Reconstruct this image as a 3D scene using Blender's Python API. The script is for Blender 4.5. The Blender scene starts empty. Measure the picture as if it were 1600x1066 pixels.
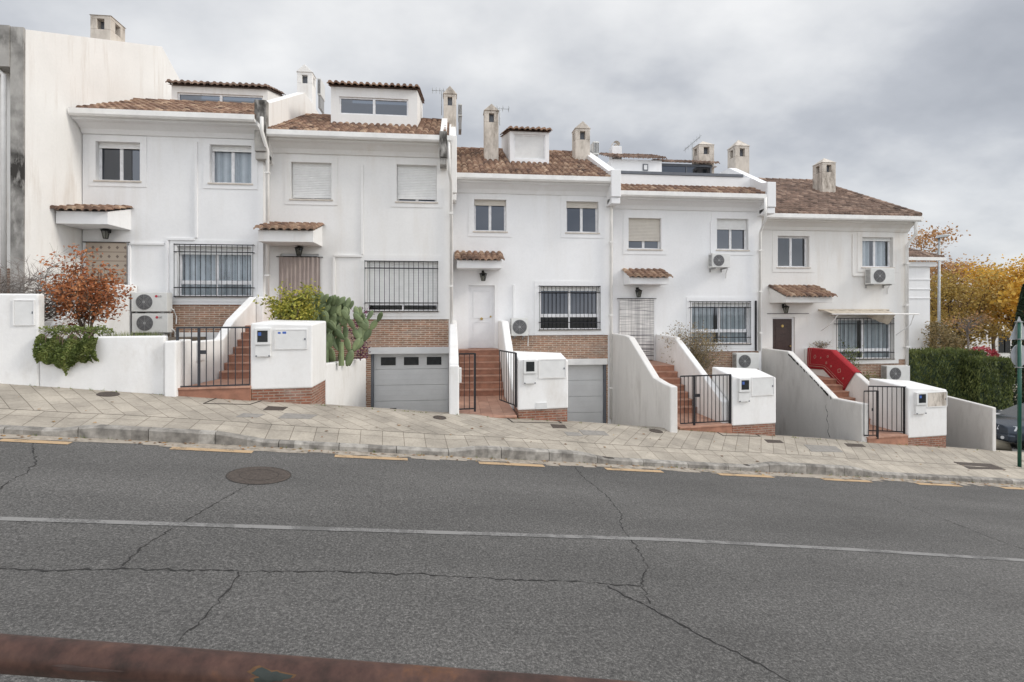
import bpy, math, random
from mathutils import Vector, Matrix
R=math.radians
rng=random.Random(7)
sc=bpy.context.scene
COL=sc.collection
# ------------------------------------------------------------------ camera model
F=850.0; TH=R(6.46); CS,SN=math.cos(TH),math.sin(TH); CZ=3.0
def XZ(px,py,D):
    u=(px-800)/F; v=(485-py)/F; t=D/(CS-u*SN); return t*(SN+u*CS), CZ+t*v
def X_(px,D): return XZ(px,485,D)[0]
def Z_(px,py,D): return XZ(px,py,D)[1]
def YZ(px,py,X):           # meet the plane X=const
    u=(px-800)/F; v=(485-py)/F; t=X/(SN+u*CS); return t*(CS-u*SN), CZ+t*v
PHI=R(6.94); S_=(math.cos(PHI),math.sin(PHI)); Q_=(-math.sin(PHI),math.cos(PHI)); G=0.112
HR=2.58; QK=10.1; QB=12.5
def sq(x,y): return x*S_[0]+y*S_[1], x*Q_[0]+y*Q_[1]
def xy(s,q): return s*S_[0]+q*Q_[0], s*S_[1]+q*Q_[1]
def ray(px,py):
    u=(px-800)/F; v=(485-py)/F
    return SN+u*CS, CS-u*SN, v
def onq(px,py,q):          # meet the vertical plane q=const (parallel to the street)
    dx,dy,dz=ray(px,py); t=q/sq(dx,dy)[1]; return Vector((t*dx,t*dy,CZ+t*dz))
def s_at(px,q): p=onq(px,485,q); return sq(p.x,p.y)[0]
RAISED=[(s_at(88,QK),s_at(140,QK),s_at(340,QK),s_at(412,QK)),(s_at(703,QK),s_at(752,QK),s_at(908,QK),s_at(950,QK)),(s_at(1178,QK),s_at(1210,QK),s_at(1335,QK),s_at(1375,QK))]
def raise_(s):
    for a,b,c,d in RAISED:
        if a<s<d: return min(1,(s-a)/(b-a),(d-s)/(d-c))
    return 0
def pav_h(s,q):
    base=2.40+(2.236-2.40)*(q-QK)/(QB-QK)
    lo=0.095*(1-raise_(s))*max(0,1-(q-QK)/0.75)
    return base-0.02+lo
def gz(x,y):
    s,q=sq(x,y)
    if q<QK: return CZ-G*s-HR
    return CZ-G*s-pav_h(s,q)
def hit(px,py,fn=gz):
    dx,dy,dz=ray(px,py); lo,hi=2.0,60.0
    for _ in range(50):
        m=(lo+hi)/2
        if CZ+m*dz>fn(m*dx,m*dy): lo=m
        else: hi=m
    return Vector((lo*dx,lo*dy,CZ+lo*dz))
# ------------------------------------------------------------------ mesh helpers
class MB:
    def __init__(s): s.v=[]; s.f=[]; s.r=[]
    def add(s,vs,fs,r=None):
        o=len(s.v); s.v+= [tuple(p) for p in vs]
        for f in fs: s.f.append([o+i for i in f]); s.r.append(r if r is not None else rng.random())
    def quad(s,a,b,c,d,r=None): s.add([a,b,c,d],[(0,1,2,3)],r)
    def box(s,x0,x1,y0,y1,z0,z1,r=None):
        if x0>x1:x0,x1=x1,x0
        if y0>y1:y0,y1=y1,y0
        if z0>z1:z0,z1=z1,z0
        s.add([(x0,y0,z0),(x1,y0,z0),(x1,y1,z0),(x0,y1,z0),(x0,y0,z1),(x1,y0,z1),(x1,y1,z1),(x0,y1,z1)],
          [(0,3,2,1),(4,5,6,7),(0,1,5,4),(1,2,6,5),(2,3,7,6),(3,0,4,7)],r)
    def foot(s,pts,zb,zt):
        "solid over a footprint; zb/zt scalars or lists"
        n=len(pts)
        if not isinstance(zb,(list,tuple)): zb=[zb]*n
        if not isinstance(zt,(list,tuple)): zt=[zt]*n
        a=sum(pts[i][0]*pts[(i+1)%n][1]-pts[(i+1)%n][0]*pts[i][1] for i in range(n))
        if a<0: pts=pts[::-1]; zb=zb[::-1]; zt=zt[::-1]
        vs=[(p[0],p[1],z) for p,z in zip(pts,zb)]+[(p[0],p[1],z) for p,z in zip(pts,zt)]
        s.add(vs,[tuple(range(n))[::-1],tuple(range(n,2*n))]+[(i,(i+1)%n,n+(i+1)%n,n+i) for i in range(n)])
    def prismx(s,prof,x0,x1):
        "prof = [(y,z)] outline extruded along x"
        n=len(prof)
        a=sum(prof[i][0]*prof[(i+1)%n][1]-prof[(i+1)%n][0]*prof[i][1] for i in range(n))
        if a<0: prof=prof[::-1]
        vs=[(x0,p[0],p[1]) for p in prof]+[(x1,p[0],p[1]) for p in prof]
        s.add(vs,[tuple(range(n))[::-1],tuple(range(n,2*n))]+[(i,(i+1)%n,n+(i+1)%n,n+i) for i in range(n)])
    def prismy(s,prof,y0,y1):
        n=len(prof)
        a=sum(prof[i][0]*prof[(i+1)%n][1]-prof[(i+1)%n][0]*prof[i][1] for i in range(n))
        if a<0: prof=prof[::-1]
        vs=[(p[0],y0,p[1]) for p in prof]+[(p[0],y1,p[1]) for p in prof]
        s.add(vs,[tuple(range(n)),tuple(range(n,2*n))[::-1]]+[((i+1)%n,i,n+i,n+(i+1)%n) for i in range(n)])
    def tube(s,pts,r,n=6,r1=None,cap=True):
        pts=[Vector(p) for p in pts]; m=len(pts); 
        if r1 is None: r1=r
        vs=[]
        for i,p in enumerate(pts):
            d=(pts[min(i+1,m-1)]-pts[max(i-1,0)])
            if d.length<1e-9: d=Vector((0,0,1))
            d.normalize(); up=Vector((0,0,1)) if abs(d.z)<.9 else Vector((1,0,0))
            a=d.cross(up).normalized(); b=d.cross(a)
            rr=r+(r1-r)*i/max(1,m-1)
            for k in range(n):
                t=2*math.pi*k/n; q=p+a*math.cos(t)*rr+b*math.sin(t)*rr; vs.append(q)
        fs=[]
        for i in range(m-1):
            for k in range(n): fs.append((i*n+k,i*n+(k+1)%n,(i+1)*n+(k+1)%n,(i+1)*n+k))
        if cap: fs+= [tuple(range(n))[::-1],tuple(range((m-1)*n,m*n))]
        s.add(vs,fs,rng.random())
    def disc(s,c,r,axis,h,n=20,inner=0):
        "short cylinder centred c along axis unit vec"
        axis=Vector(axis).normalized(); s.tube([Vector(c),Vector(c)+axis*h],r,n)
    def bar(s,p0,p1,w,d=None):
        "square bar, width w"
        d=d or w; p0=Vector(p0);p1=Vector(p1);t=(p1-p0).normalized()
        up=Vector((0,0,1)) if abs(t.z)<.9 else Vector((S_[0],S_[1],0)); a=t.cross(up).normalized()*w/2; b=t.cross(a).normalized()*d/2
        vs=[p0-a-b,p0+a-b,p0+a+b,p0-a+b,p1-a-b,p1+a-b,p1+a+b,p1-a+b]
        s.add(vs,[(0,3,2,1),(4,5,6,7),(0,1,5,4),(1,2,6,5),(2,3,7,6),(3,0,4,7)])
    def leaf(s,c,sz,asp=.6,n=None,r=None):
        c=Vector(c)
        a=Vector((rng.gauss(0,1),rng.gauss(0,1),rng.gauss(0,.8))).normalized()
        b=a.cross(Vector((rng.gauss(0,1),rng.gauss(0,1),rng.gauss(0,1)))).normalized()
        s.add([c-a*sz*.5,c+b*sz*asp*.5,c+a*sz*.5,c-b*sz*asp*.5],[(0,1,2,3)],r if r is not None else rng.random())
    def build(s,name,mat,parent=None,bevel=0,smooth=False,seg=2):
        me=bpy.data.meshes.new(name); off=Vector((0,0,0))
        if parent is not None: off=Vector(parent['_o'])
        me.from_pydata([(p[0]-off.x,p[1]-off.y,p[2]-off.z) for p in s.v],[],s.f)
        at=me.attributes.new('rnd','FLOAT','FACE'); at.data.foreach_set('value',s.r)
        if smooth: me.polygons.foreach_set('use_smooth',[True]*len(me.polygons))
        me.materials.append(mat); me.update()
        o=bpy.data.objects.new(name,me); COL.objects.link(o)
        if parent is not None: o.parent=parent
        o['_o']=tuple(off)
        if bevel:
            b=o.modifiers.new('b','BEVEL'); b.width=bevel; b.segments=seg; b.limit_method='ANGLE'; b.angle_limit=R(30)
        return o
def empty(name,loc,label,cat,group=None):
    o=bpy.data.objects.new(name,None); o.empty_display_size=.3; o.location=loc; COL.objects.link(o)
    o['_o']=tuple(loc); return tag(o,label,cat,group)
def tag(o,label=None,cat=None,group=None,kind=None):
    if label:o['label']=label
    if cat:o['category']=cat
    if group:o['group']=group
    if kind:o['kind']=kind
    return o
def text_part(name,txt,size,loc,mat,parent,rot=(R(90),0,0),ext=.002):
    cu=bpy.data.curves.new(name,'FONT'); cu.body=txt; cu.size=size; cu.extrude=ext
    t=bpy.data.objects.new(name,cu); COL.objects.link(t)
    dg=bpy.context.evaluated_depsgraph_get(); me=bpy.data.meshes.new_from_object(t.evaluated_get(dg)); bpy.data.objects.remove(t)
    me.materials.clear(); me.materials.append(mat)
    o=bpy.data.objects.new(name,me); COL.objects.link(o); o.rotation_euler=rot
    o.location=Vector(loc)-Vector(parent['_o']); o.parent=parent; return o
# ------------------------------------------------------------------ materials
def newmat(name):
    m=bpy.data.materials.new(name); m.use_nodes=True; nt=m.node_tree; b=nt.nodes['Principled BSDF']; return m,nt,b
def N(nt,t,**k):
    n=nt.nodes.new(t)
    for a,v in k.items():
        if a in n.inputs: n.inputs[a].default_value=v
        else: setattr(n,a,v)
    return n
def c4(c): return (c[0],c[1],c[2],1)
def posvec(nt,scale=(1,1,1),rot=(0,0,0),loc=(0,0,0)):
    g=N(nt,'ShaderNodeNewGeometry'); mp=N(nt,'ShaderNodeMapping'); mp.inputs['Scale'].default_value=scale; mp.inputs['Rotation'].default_value=rot; mp.inputs['Location'].default_value=loc
    nt.links.new(g.outputs['Position'],mp.inputs['Vector']); return mp.outputs[0]
def noise(nt,vec,scale,detail=4,rough=.6):
    n=N(nt,'ShaderNodeTexNoise'); n.inputs['Scale'].default_value=scale; n.inputs['Detail'].default_value=detail; n.inputs['Roughness'].default_value=rough
    nt.links.new(vec,n.inputs['Vector']); return n.outputs['Fac']
def ramp(nt,fac,stops):
    r=N(nt,'ShaderNodeValToRGB'); e=r.color_ramp.elements
    while len(e)<len(stops): e.new(.5)
    for el,(p,c) in zip(e,stops): el.position=p; el.color=c4(c) if not isinstance(c,(int,float)) else (c,c,c,1)
    nt.links.new(fac,r.inputs['Fac']); return r.outputs['Color']
def mix(nt,fac,a,b,mode='MIX'):
    m=N(nt,'ShaderNodeMix'); m.data_type='RGBA'; m.blend_type=mode
    for sock,v in ((m.inputs[0],fac),(m.inputs[6],a),(m.inputs[7],b)):
        if isinstance(v,(int,float)): sock.default_value=v
        elif isinstance(v,tuple): sock.default_value=c4(v)
        else: nt.links.new(v,sock)
    return m.outputs[2]
def bump(nt,b,h,strength=.3,dist=.01):
    n=N(nt,'ShaderNodeBump'); n.inputs['Strength'].default_value=strength; n.inputs['Distance'].default_value=dist
    nt.links.new(h,n.inputs['Height']); nt.links.new(n.outputs[0],b.inputs['Normal'])
def plain(name,c,rough=.5,metal=0,var=.12,scale=6,bmp=0):
    m,nt,b=newmat(name); v=posvec(nt); f=noise(nt,v,scale)
    lo=tuple(x*(1-var) for x in c); hi=tuple(min(1,x*(1+var)) for x in c)
    nt.links.new(ramp(nt,f,[(.3,lo),(.7,hi)]),b.inputs['Base Color'])
    b.inputs['Roughness'].default_value=rough; b.inputs['Metallic'].default_value=metal
    if bmp: bump(nt,b,noise(nt,v,60,3),bmp,.004)
    return m
def plaster(name,base,stain=(.42,.36,.28),amt=.25,lo=.55,fine=True,streak=(2.2,2.2,.25)):
    m,nt,b=newmat(name)
    v=posvec(nt,streak); f=noise(nt,v,1.0,6,.65)
    v2=posvec(nt); f2=noise(nt,v2,.7,5,.6); f3=noise(nt,v2,14,4,.7)
    st=ramp(nt,f,[(lo,0.),(min(.98,lo+.25),1.)]); st2=ramp(nt,f2,[(.4,.15),(.7,1.)])
    k=N(nt,'ShaderNodeMath',operation='MULTIPLY'); nt.links.new(st,k.inputs[0]); nt.links.new(st2,k.inputs[1])
    k2=N(nt,'ShaderNodeMath',operation='MULTIPLY'); nt.links.new(k.outputs[0],k2.inputs[0]); k2.inputs[1].default_value=amt
    c=mix(nt,k2.outputs[0],base,stain)
    big=ramp(nt,f2,[(.35,.94),(.65,1.0)]); c=mix(nt,1.0,c,big,'MULTIPLY')
    sp=ramp(nt,f3,[(.3,.965),(.6,1.0)]); c=mix(nt,1.0,c,sp,'MULTIPLY')
    nt.links.new(c,b.inputs['Base Color']); b.inputs['Roughness'].default_value=.9
    bump(nt,b,noise(nt,v2,22,5,.7),.35,.006)
    return m
def bricks(name,c1,c2,mortar,bw=.25,bh=.062,ms=.012,turn=False):
    m,nt,b=newmat(name); g=N(nt,'ShaderNodeNewGeometry'); sep=N(nt,'ShaderNodeSeparateXYZ'); nt.links.new(g.outputs['Position'],sep.inputs[0])
    ad=N(nt,'ShaderNodeMath',operation='ADD'); nt.links.new(sep.outputs['X'],ad.inputs[0]); nt.links.new(sep.outputs['Y'],ad.inputs[1])
    cm=N(nt,'ShaderNodeCombineXYZ'); nt.links.new(ad.outputs[0],cm.inputs[0]); nt.links.new(sep.outputs['Z'],cm.inputs[1])
    t=N(nt,'ShaderNodeTexBrick'); t.inputs['Scale'].default_value=1; t.inputs['Brick Width'].default_value=bw; t.inputs['Row Height'].default_value=bh
    t.inputs['Mortar Size'].default_value=ms; t.inputs['Mortar Smooth'].default_value=.3; t.inputs['Bias'].default_value=0
    t.inputs['Color1'].default_value=c4(c1); t.inputs['Color2'].default_value=c4(c2); t.inputs['Mortar'].default_value=c4(mortar)
    nt.links.new(cm.outputs[0],t.inputs['Vector'])
    f=noise(nt,posvec(nt),9,5); f2=noise(nt,posvec(nt,(1,1,2.5)),1.7,5)
    c=mix(nt,1.0,t.outputs['Color'],ramp(nt,f,[(.25,.7),(.75,1.25)]),'MULTIPLY')
    c=mix(nt,ramp(nt,f2,[(.5,0.),(.8,.45)]),c,(.45,.42,.38))
    nt.links.new(c,b.inputs['Base Color']); b.inputs['Roughness'].default_value=.9
    inv=N(nt,'ShaderNodeMath',operation='SUBTRACT'); inv.inputs[0].default_value=1; nt.links.new(t.outputs['Fac'],inv.inputs[1]); bump(nt,b,inv.outputs[0],.6,.008)
    return m
def rndmat(name,stops,rough=.8,trans=0,nscale=3,var=.3,bmp=0):
    m,nt,b=newmat(name); a=N(nt,'ShaderNodeAttribute'); a.attribute_name='rnd'
    c=ramp(nt,a.outputs['Fac'],stops); f=noise(nt,posvec(nt),nscale,4)
    c=mix(nt,1.0,c,ramp(nt,f,[(.3,1-var),(.7,1+var)]),'MULTIPLY')
    nt.links.new(c,b.inputs['Base Color']); b.inputs['Roughness'].default_value=rough
    if trans:
        tr=N(nt,'ShaderNodeBsdfTranslucent'); nt.links.new(c,tr.inputs['Color']); mx=N(nt,'ShaderNodeMixShader'); mx.inputs[0].default_value=trans
        nt.links.new(b.outputs[0],mx.inputs[1]); nt.links.new(tr.outputs[0],mx.inputs[2]); nt.links.new(mx.outputs[0],nt.nodes['Material Output'].inputs['Surface'])
    if bmp: bump(nt,b,noise(nt,posvec(nt),40,4),bmp,.006)
    return m
def glassmat(name,tint=(.5,.53,.56),refl=1.0):
    m,nt,b=newmat(name); nt.nodes.remove(b)
    tr=N(nt,'ShaderNodeBsdfTransparent'); tr.inputs[0].default_value=c4(tint); gl=N(nt,'ShaderNodeBsdfGlossy'); gl.inputs['Roughness'].default_value=.03; gl.inputs[0].default_value=(.75,.8,.9,1)
    fr=N(nt,'ShaderNodeLayerWeight'); fr.inputs[0].default_value=.5; pw=N(nt,'ShaderNodeMath',operation='POWER'); nt.links.new(fr.outputs['Facing'],pw.inputs[0]); pw.inputs[1].default_value=3.0; k=N(nt,'ShaderNodeMath',operation='MULTIPLY_ADD'); nt.links.new(pw.outputs[0],k.inputs[0]); k.inputs[1].default_value=.6; k.inputs[2].default_value=.055*refl
    mx=N(nt,'ShaderNodeMixShader'); nt.links.new(k.outputs[0],mx.inputs[0]); nt.links.new(tr.outputs[0],mx.inputs[1]); nt.links.new(gl.outputs[0],mx.inputs[2]); nt.links.new(mx.outputs[0],nt.nodes['Material Output'].inputs['Surface'])
    return m
WH=(.80,.80,.81)
M={}
M['w1']=plaster('plaster_cool',(.83,.83,.832),(.50,.44,.36),amt=.30,lo=.50)
M['w2']=plaster('plaster_warm',(.81,.80,.785),(.52,.44,.34),amt=.45,lo=.48)
M['w3']=plaster('plaster_white',(.83,.83,.835),amt=.22,lo=.5)
M['w4']=plaster('plaster_white_b',(.83,.83,.835),amt=.22,lo=.5)
M['w5']=plaster('plaster_cream',(.80,.785,.76),(.52,.42,.31),amt=.5,lo=.46)
M['w0']=plaster('plaster_weathered',(.85,.835,.81),(.42,.33,.24),amt=.6,lo=.50,streak=(3.0,3.0,.35))
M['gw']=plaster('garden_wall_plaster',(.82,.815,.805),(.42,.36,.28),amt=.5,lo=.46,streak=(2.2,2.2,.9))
M['gwg']=plaster('shade_grey_plaster',(.74,.72,.69),(.24,.21,.18),amt=.5,lo=.46,streak=(2.5,2.5,.8))  # base tone greyed with the shade of left-facing walls; stains on top
M['stain']=plaster('stained_concrete',(.50,.48,.45),(.04,.036,.032),amt=1.3,lo=.27,streak=(6,6,2.0))
M['chim']=plaster('chimney_plaster',(.66,.60,.53),(.14,.11,.08),amt=1.1,lo=.40,streak=(6,6,2.2))
M['brick']=bricks('brick_courses',(.37,.19,.115),(.25,.14,.09),(.50,.41,.33),bw=.27,bh=.062,ms=.014)
M['brickr']=bricks('red_rough_brick',(.30,.11,.065),(.20,.08,.05),(.30,.22,.17),bw=.24,bh=.06,ms=.014)
M['tile']=rndmat('clay_roof_tile',[(0,(.13,.08,.06)),(.35,(.215,.13,.09)),(.7,(.29,.185,.125)),(1,(.43,.31,.22))],.9,0,1.6,.3,.4)
M['tiled']=rndmat('dark_clay_roof_tile',[(0,(.12,.08,.062)),(.35,(.185,.125,.095)),(.7,(.25,.17,.13)),(1,(.36,.26,.20))],.9,0,1.6,.4,.4)
M['terra']=rndmat('terracotta_step_tile',[(0,(.30,.14,.09)),(1,(.40,.20,.13))],.55,0,5,.25)
M['terral']=rndmat('terracotta_nosing_tile',[(0,(.36,.19,.13)),(1,(.47,.27,.19))],.55,0,5,.2)
M['alu']=plain('white_window_frame',(.76,.76,.77),.4)
M['gut']=plain('white_gutter_paint',(.80,.79,.77),.5,0,.08,3)
M['shut']=plain('roller_shutter',(.76,.76,.75),.6,0,.05)
M['shutc']=plain('cream_shutter_box',(.60,.56,.50),.6,0,.05)
M['glass']=glassmat('window_glass',(.80,.83,.85),1.5)
M['glassd']=glassmat('dark_window_glass',(.10,.13,.17),2.2)
M['curt']=rndmat('curtain_fabric',[(0,(.50,.55,.57)),(1,(.80,.83,.84))],.9,.2,4,.1)
M['iron']=plain('black_ironwork',(.018,.018,.022),.5,.3,.3,20)
M['irong']=plain('grey_gate_paint',(.045,.048,.056),.5,.3,.2,20)
M['sill']=plain('stone_sill',(.58,.53,.47),.7,0,.15)
M['garage']=plain('garage_door_paint',(.62,.625,.625),.45,0,.06,2)
M['gdark']=plain('dark_grey_trim',(.12,.13,.15),.5)
M['doorw']=plain('white_door_paint',(.74,.74,.75),.4,0,.03)
M['doorb']=plain('brown_door_wood',(.045,.025,.02),.45,0,.3,12)
M['brass']=plain('brass',(.45,.32,.12),.3,.9)
M['acw']=plain('air_conditioner_casing',(.66,.66,.64),.45,0,.05)
M['acg']=plain('air_conditioner_fan',(.10,.10,.105),.5,.2)
M['acl']=plain('air_conditioner_blades',(.3,.3,.3),.5)
M['red']=plain('red_badge',(.45,.03,.05),.4)
M['meter']=plain('meter_box_plastic',(.70,.70,.69),.45,0,.05)
M['blue']=plain('blue_sticker',(.05,.12,.4),.4)
M['darkglass']=plain('dark_glazing',(.03,.033,.035),.12,0,.3)
M['lampi']=plain('lantern_iron',(.025,.025,.022),.5,.5)
M['lampg']=glassmat('lantern_glass',(.6,.6,.55))
M['bark']=plain('bark',(.12,.085,.06),.9,0,.35,15,.4)
M['barkg']=plain('grey_bark',(.22,.19,.17),.9,0,.3,15)
M['soil']=plain('garden_soil',(.09,.07,.05),.95,0,.4,8,.5)
M['steel']=plain('galvanised_steel',(.36,.38,.39),.45,.6)
M['greenp']=plain('dark_green_post_paint',(.012,.085,.055),.35)
M['signb']=plain('sign_back_grey',(.36,.37,.39),.5,.3,.15,3)
M['cover']=plain('cast_iron_cover',(.082,.066,.056),.8,.3,.35,30,.8)
M['slabg']=plain('grey_concrete_patch',(.25,.235,.215),.95,0,.2,12,.5)
M['seam']=plain('dark_joint',(.045,.038,.032),.95)
M['pipe']=plain('painted_downpipe',(.78,.765,.74),.5,0,.08,3)
def leafm(n,a,b,c,t=.3): return rndmat(n,[(0,a),(.5,b),(1,c)],.6,t,2.0,.35)
M['lorange']=leafm('rust_orange_leaves',(.24,.07,.025),(.42,.15,.055),(.55,.27,.12))
M['lgreen']=leafm('green_shrub_leaves',(.07,.10,.025),(.17,.22,.055),(.32,.34,.11))
M['llime']=leafm('yellow_green_leaves',(.14,.17,.03),(.36,.36,.06),(.60,.52,.10))
M['lsage']=leafm('dry_sage_leaves',(.14,.12,.06),(.27,.21,.10),(.42,.30,.15))
M['lpurple']=leafm('purple_leaves',(.06,.015,.05),(.14,.03,.10),(.2,.05,.12))
M['lhedge']=leafm('hedge_leaves',(.05,.072,.022),(.115,.145,.04),(.22,.24,.075),.25)
M['lyellow']=leafm('autumn_yellow_leaves',(.42,.22,.03),(.72,.44,.07),(.85,.60,.14),.4)
M['lolive']=leafm('autumn_olive_leaves',(.24,.16,.05),(.46,.33,.09),(.66,.46,.13),.35)
M['lrust']=leafm('brown_orange_leaves',(.30,.16,.08),(.52,.30,.13),(.68,.44,.20),.3)
M['lred']=leafm('crimson_leaves',(.28,.03,.04),(.48,.07,.09),(.60,.14,.16),.3)
M['lcypress']=leafm('cypress_leaves',(.01,.025,.01),(.025,.045,.02),(.04,.065,.03),.1)
M['cactus']=rndmat('cactus_skin',[(0,(.10,.14,.065)),(1,(.22,.27,.13))],.6,0,5,.25)
# asphalt
def asphalt():
    m,nt,b=newmat('asphalt'); v=posvec(nt); f=noise(nt,v,42,2,.75); f2=noise(nt,posvec(nt,(.30,1.1,1),(0,0,-PHI)),.6,6,.6); f3=noise(nt,v,120,2,.7)
    c=ramp(nt,f,[(.34,(.046,.044,.042)),(.48,(.084,.081,.077)),(.56,(.106,.102,.097)),(.68,(.17,.163,.155))])
    c=mix(nt,1.0,c,ramp(nt,f2,[(.34,.78),(.64,1.14)]),'MULTIPLY')
    c=mix(nt,1.0,c,ramp(nt,f3,[(.38,.70),(.62,1.30)]),'MULTIPLY')
    vo=N(nt,'ShaderNodeTexVoronoi'); vo.inputs['Scale'].default_value=48; nt.links.new(v,vo.inputs['Vector'])
    c=mix(nt,ramp(nt,vo.outputs['Distance'],[(.10,.45),(.20,0.)]),c,(.32,.31,.29))
    nt.links.new(c,b.inputs['Base Color']); b.inputs['Roughness'].default_value=.85; bump(nt,b,f,.5,.006); return m
M['asphalt']=asphalt()
def paving():
    m,nt,b=newmat('pavement_slabs'); g=N(nt,'ShaderNodeNewGeometry')
    def brick(angle,w,h,off):
        mp=N(nt,'ShaderNodeMapping'); mp.vector_type='POINT'; mp.inputs['Rotation'].default_value=(0,0,angle); nt.links.new(g.outputs['Position'],mp.inputs[0])
        t=N(nt,'ShaderNodeTexBrick'); t.inputs['Scale'].default_value=1; t.inputs['Brick Width'].default_value=w; t.inputs['Row Height'].default_value=h; t.offset=off
        t.inputs['Mortar Size'].default_value=.008; t.inputs['Mortar Smooth'].default_value=.6; t.inputs['Bias'].default_value=0
        t.inputs['Color1'].default_value=c4((.43,.385,.32)); t.inputs['Color2'].default_value=c4((.35,.312,.26)); t.inputs['Mortar'].default_value=c4((.19,.16,.125))
        nt.links.new(mp.outputs[0],t.inputs['Vector']); return t
    A=brick(-PHI+R(52),.62,.27,.5); B=brick(-PHI-R(52),.62,.27,.5); E=brick(-PHI,.40,.38,0.)
    mp=N(nt,'ShaderNodeMapping'); mp.inputs['Rotation'].default_value=(0,0,-PHI); nt.links.new(g.outputs['Position'],mp.inputs[0]); sp=N(nt,'ShaderNodeSeparateXYZ'); nt.links.new(mp.outputs[0],sp.inputs[0])
    def gt(sock,val,op='GREATER_THAN'):
        k=N(nt,'ShaderNodeMath',operation=op); nt.links.new(sock,k.inputs[0]); k.inputs[1].default_value=val; return k.outputs[0]
    right=gt(sp.outputs['X'],s_at(905,11.5)); edge=gt(sp.outputs['Y'],QK+.78,'LESS_THAN')
    c=mix(nt,right,A.outputs['Color'],B.outputs['Color']); c=mix(nt,edge,c,E.outputs['Color'])
    fa=mix(nt,right,A.outputs['Fac'],B.outputs['Fac']); fa=mix(nt,edge,fa,E.outputs['Fac'])
    line=N(nt,'ShaderNodeMath',operation='COMPARE'); nt.links.new(sp.outputs['Y'],line.inputs[0]); line.inputs[1].default_value=QK+.78; line.inputs[2].default_value=.012
    c=mix(nt,line.outputs[0],c,(.10,.085,.065))
    v=posvec(nt); f=noise(nt,v,1.3,6,.65); f2=noise(nt,v,25,5,.7)
    c=mix(nt,1.0,c,ramp(nt,f,[(.32,.72),(.62,1.10)]),'MULTIPLY'); c=mix(nt,1.0,c,ramp(nt,f2,[(.3,.82),(.7,1.1)]),'MULTIPLY')
    nt.links.new(c,b.inputs['Base Color']); b.inputs['Roughness'].default_value=.92
    inv=N(nt,'ShaderNodeMath',operation='SUBTRACT'); inv.inputs[0].default_value=1; nt.links.new(fa,inv.inputs[1]); bump(nt,b,inv.outputs[0],.5,.01); return m
M['paving']=paving()
M['kerb']=rndmat('kerb_concrete',[(0,(.20,.185,.165)),(1,(.33,.31,.28))],.9,0,6,.45,.4)
M['debris']=plaster('dirty_gutter_concrete',(.40,.35,.29),(.07,.06,.045),amt=1.0,lo=.40,streak=(9,9,9))
def worn(name,c,thr,under=(.10,.095,.09)):
    m,nt,b=newmat(name); v=posvec(nt); f=noise(nt,v,45,4,.8); f2=noise(nt,v,3,4)
    ad=N(nt,'ShaderNodeMath',operation='ADD'); nt.links.new(f,ad.inputs[0]); nt.links.new(f2,ad.inputs[1])
    col=mix(nt,ramp(nt,ad.outputs[0],[(thr-.05,0.),(thr+.05,1.)]),under,c); nt.links.new(col,b.inputs['Base Color']); b.inputs['Roughness'].default_value=.85; return m
M['wline']=worn('worn_white_paint',(.225,.22,.213),1.0,(.125,.122,.118)); M['yline']=worn('worn_yellow_paint',(.46,.32,.185),.88,(.24,.18,.12))
M['crack']=plain('dark_crack',(.022,.021,.02),.95)  # flat dark tone of the road cracks
def rust():
    m,nt,b=newmat('rusty_brown_paint'); v=posvec(nt); f=noise(nt,v,9,6,.7); f2=noise(nt,v,60,4)
    c=ramp(nt,f,[(.34,(.028,.015,.011)),(.48,(.060,.029,.022)),(.58,(.080,.040,.029)),(.74,(.14,.06,.026))])
    c=mix(nt,1.0,c,ramp(nt,f2,[(.3,.75),(.7,1.2)]),'MULTIPLY')
    nt.links.new(c,b.inputs['Base Color']); b.inputs['Roughness'].default_value=.5; b.inputs['Specular IOR Level'].default_value=.3; bump(nt,b,f2,.25,.0008); return m
M['rust']=rust()
# ------------------------------------------------------------------ ground
def structure(o,label=None):
    o['kind']='structure'
    if label:o['label']=label
    return o
ter=MB()
S0,S1=-90,140
# far ground: one sheet to the horizon, below everything built
def far_z(s,q):
    ss=max(-45,min(45,s)); return CZ-G*ss-(2.66 if q<12.5 else (3.9 if s<19 else 2.5))-max(0,q-14)*(.0)
Ss=[-900,-300,-90,-45,-20,0,18.9,19.1,30,45,90,300,900]; Qs=[-900,-200,-40,1.0,9.9,12.45,12.55,40,120,400,1200]
idx=[[None]*len(Qs) for _ in Ss]
vs=[];fs=[]
for i,s in enumerate(Ss):
    for j,q in enumerate(Qs):
        x,y=xy(s,q); idx[i][j]=len(vs); vs.append((x,y,far_z(s,q)))
for i in range(len(Ss)-1):
    for j in range(len(Qs)-1): fs.append((idx[i][j],idx[i+1][j],idx[i+1][j+1],idx[i][j+1]))
ter.add(vs,fs,.5)
M['earth']=plain('dry_earth',(.16,.14,.10),.95,0,.3,.6)
structure(ter.build('ground',M['earth']),'dry ground under and beyond the houses')
rd=MB()
sl=[-60+ i*5 for i in range(0,25)]
for a,b_ in zip(sl[:-1],sl[1:]):
    P=[xy(a,2.0),xy(b_,2.0),xy(b_,QK+.02),xy(a,QK+.02)]
    rd.add([(p[0],p[1],CZ-G*sq(*p)[0]-HR) for p in P],[(0,1,2,3)],.5)
road=structure(rd.build('road',M['asphalt']),'grey asphalt road sloping down to the right'); 
def rp(s,q,dz=.004): x,y=xy(s,q); return Vector((x,y,CZ-G*s-HR+dz))
# side street on the right
sd=MB()
P=[(16.9,14.62),(60,19.9),(60,34),(38,34)]
sd.add([(p[0],p[1],CZ-G*sq(*p)[0]-2.25) for p in P],[(0,1,2,3)],.5)
structure(sd.build('side_street',M['asphalt']),'asphalt of the side street beyond the last garden wall')
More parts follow.
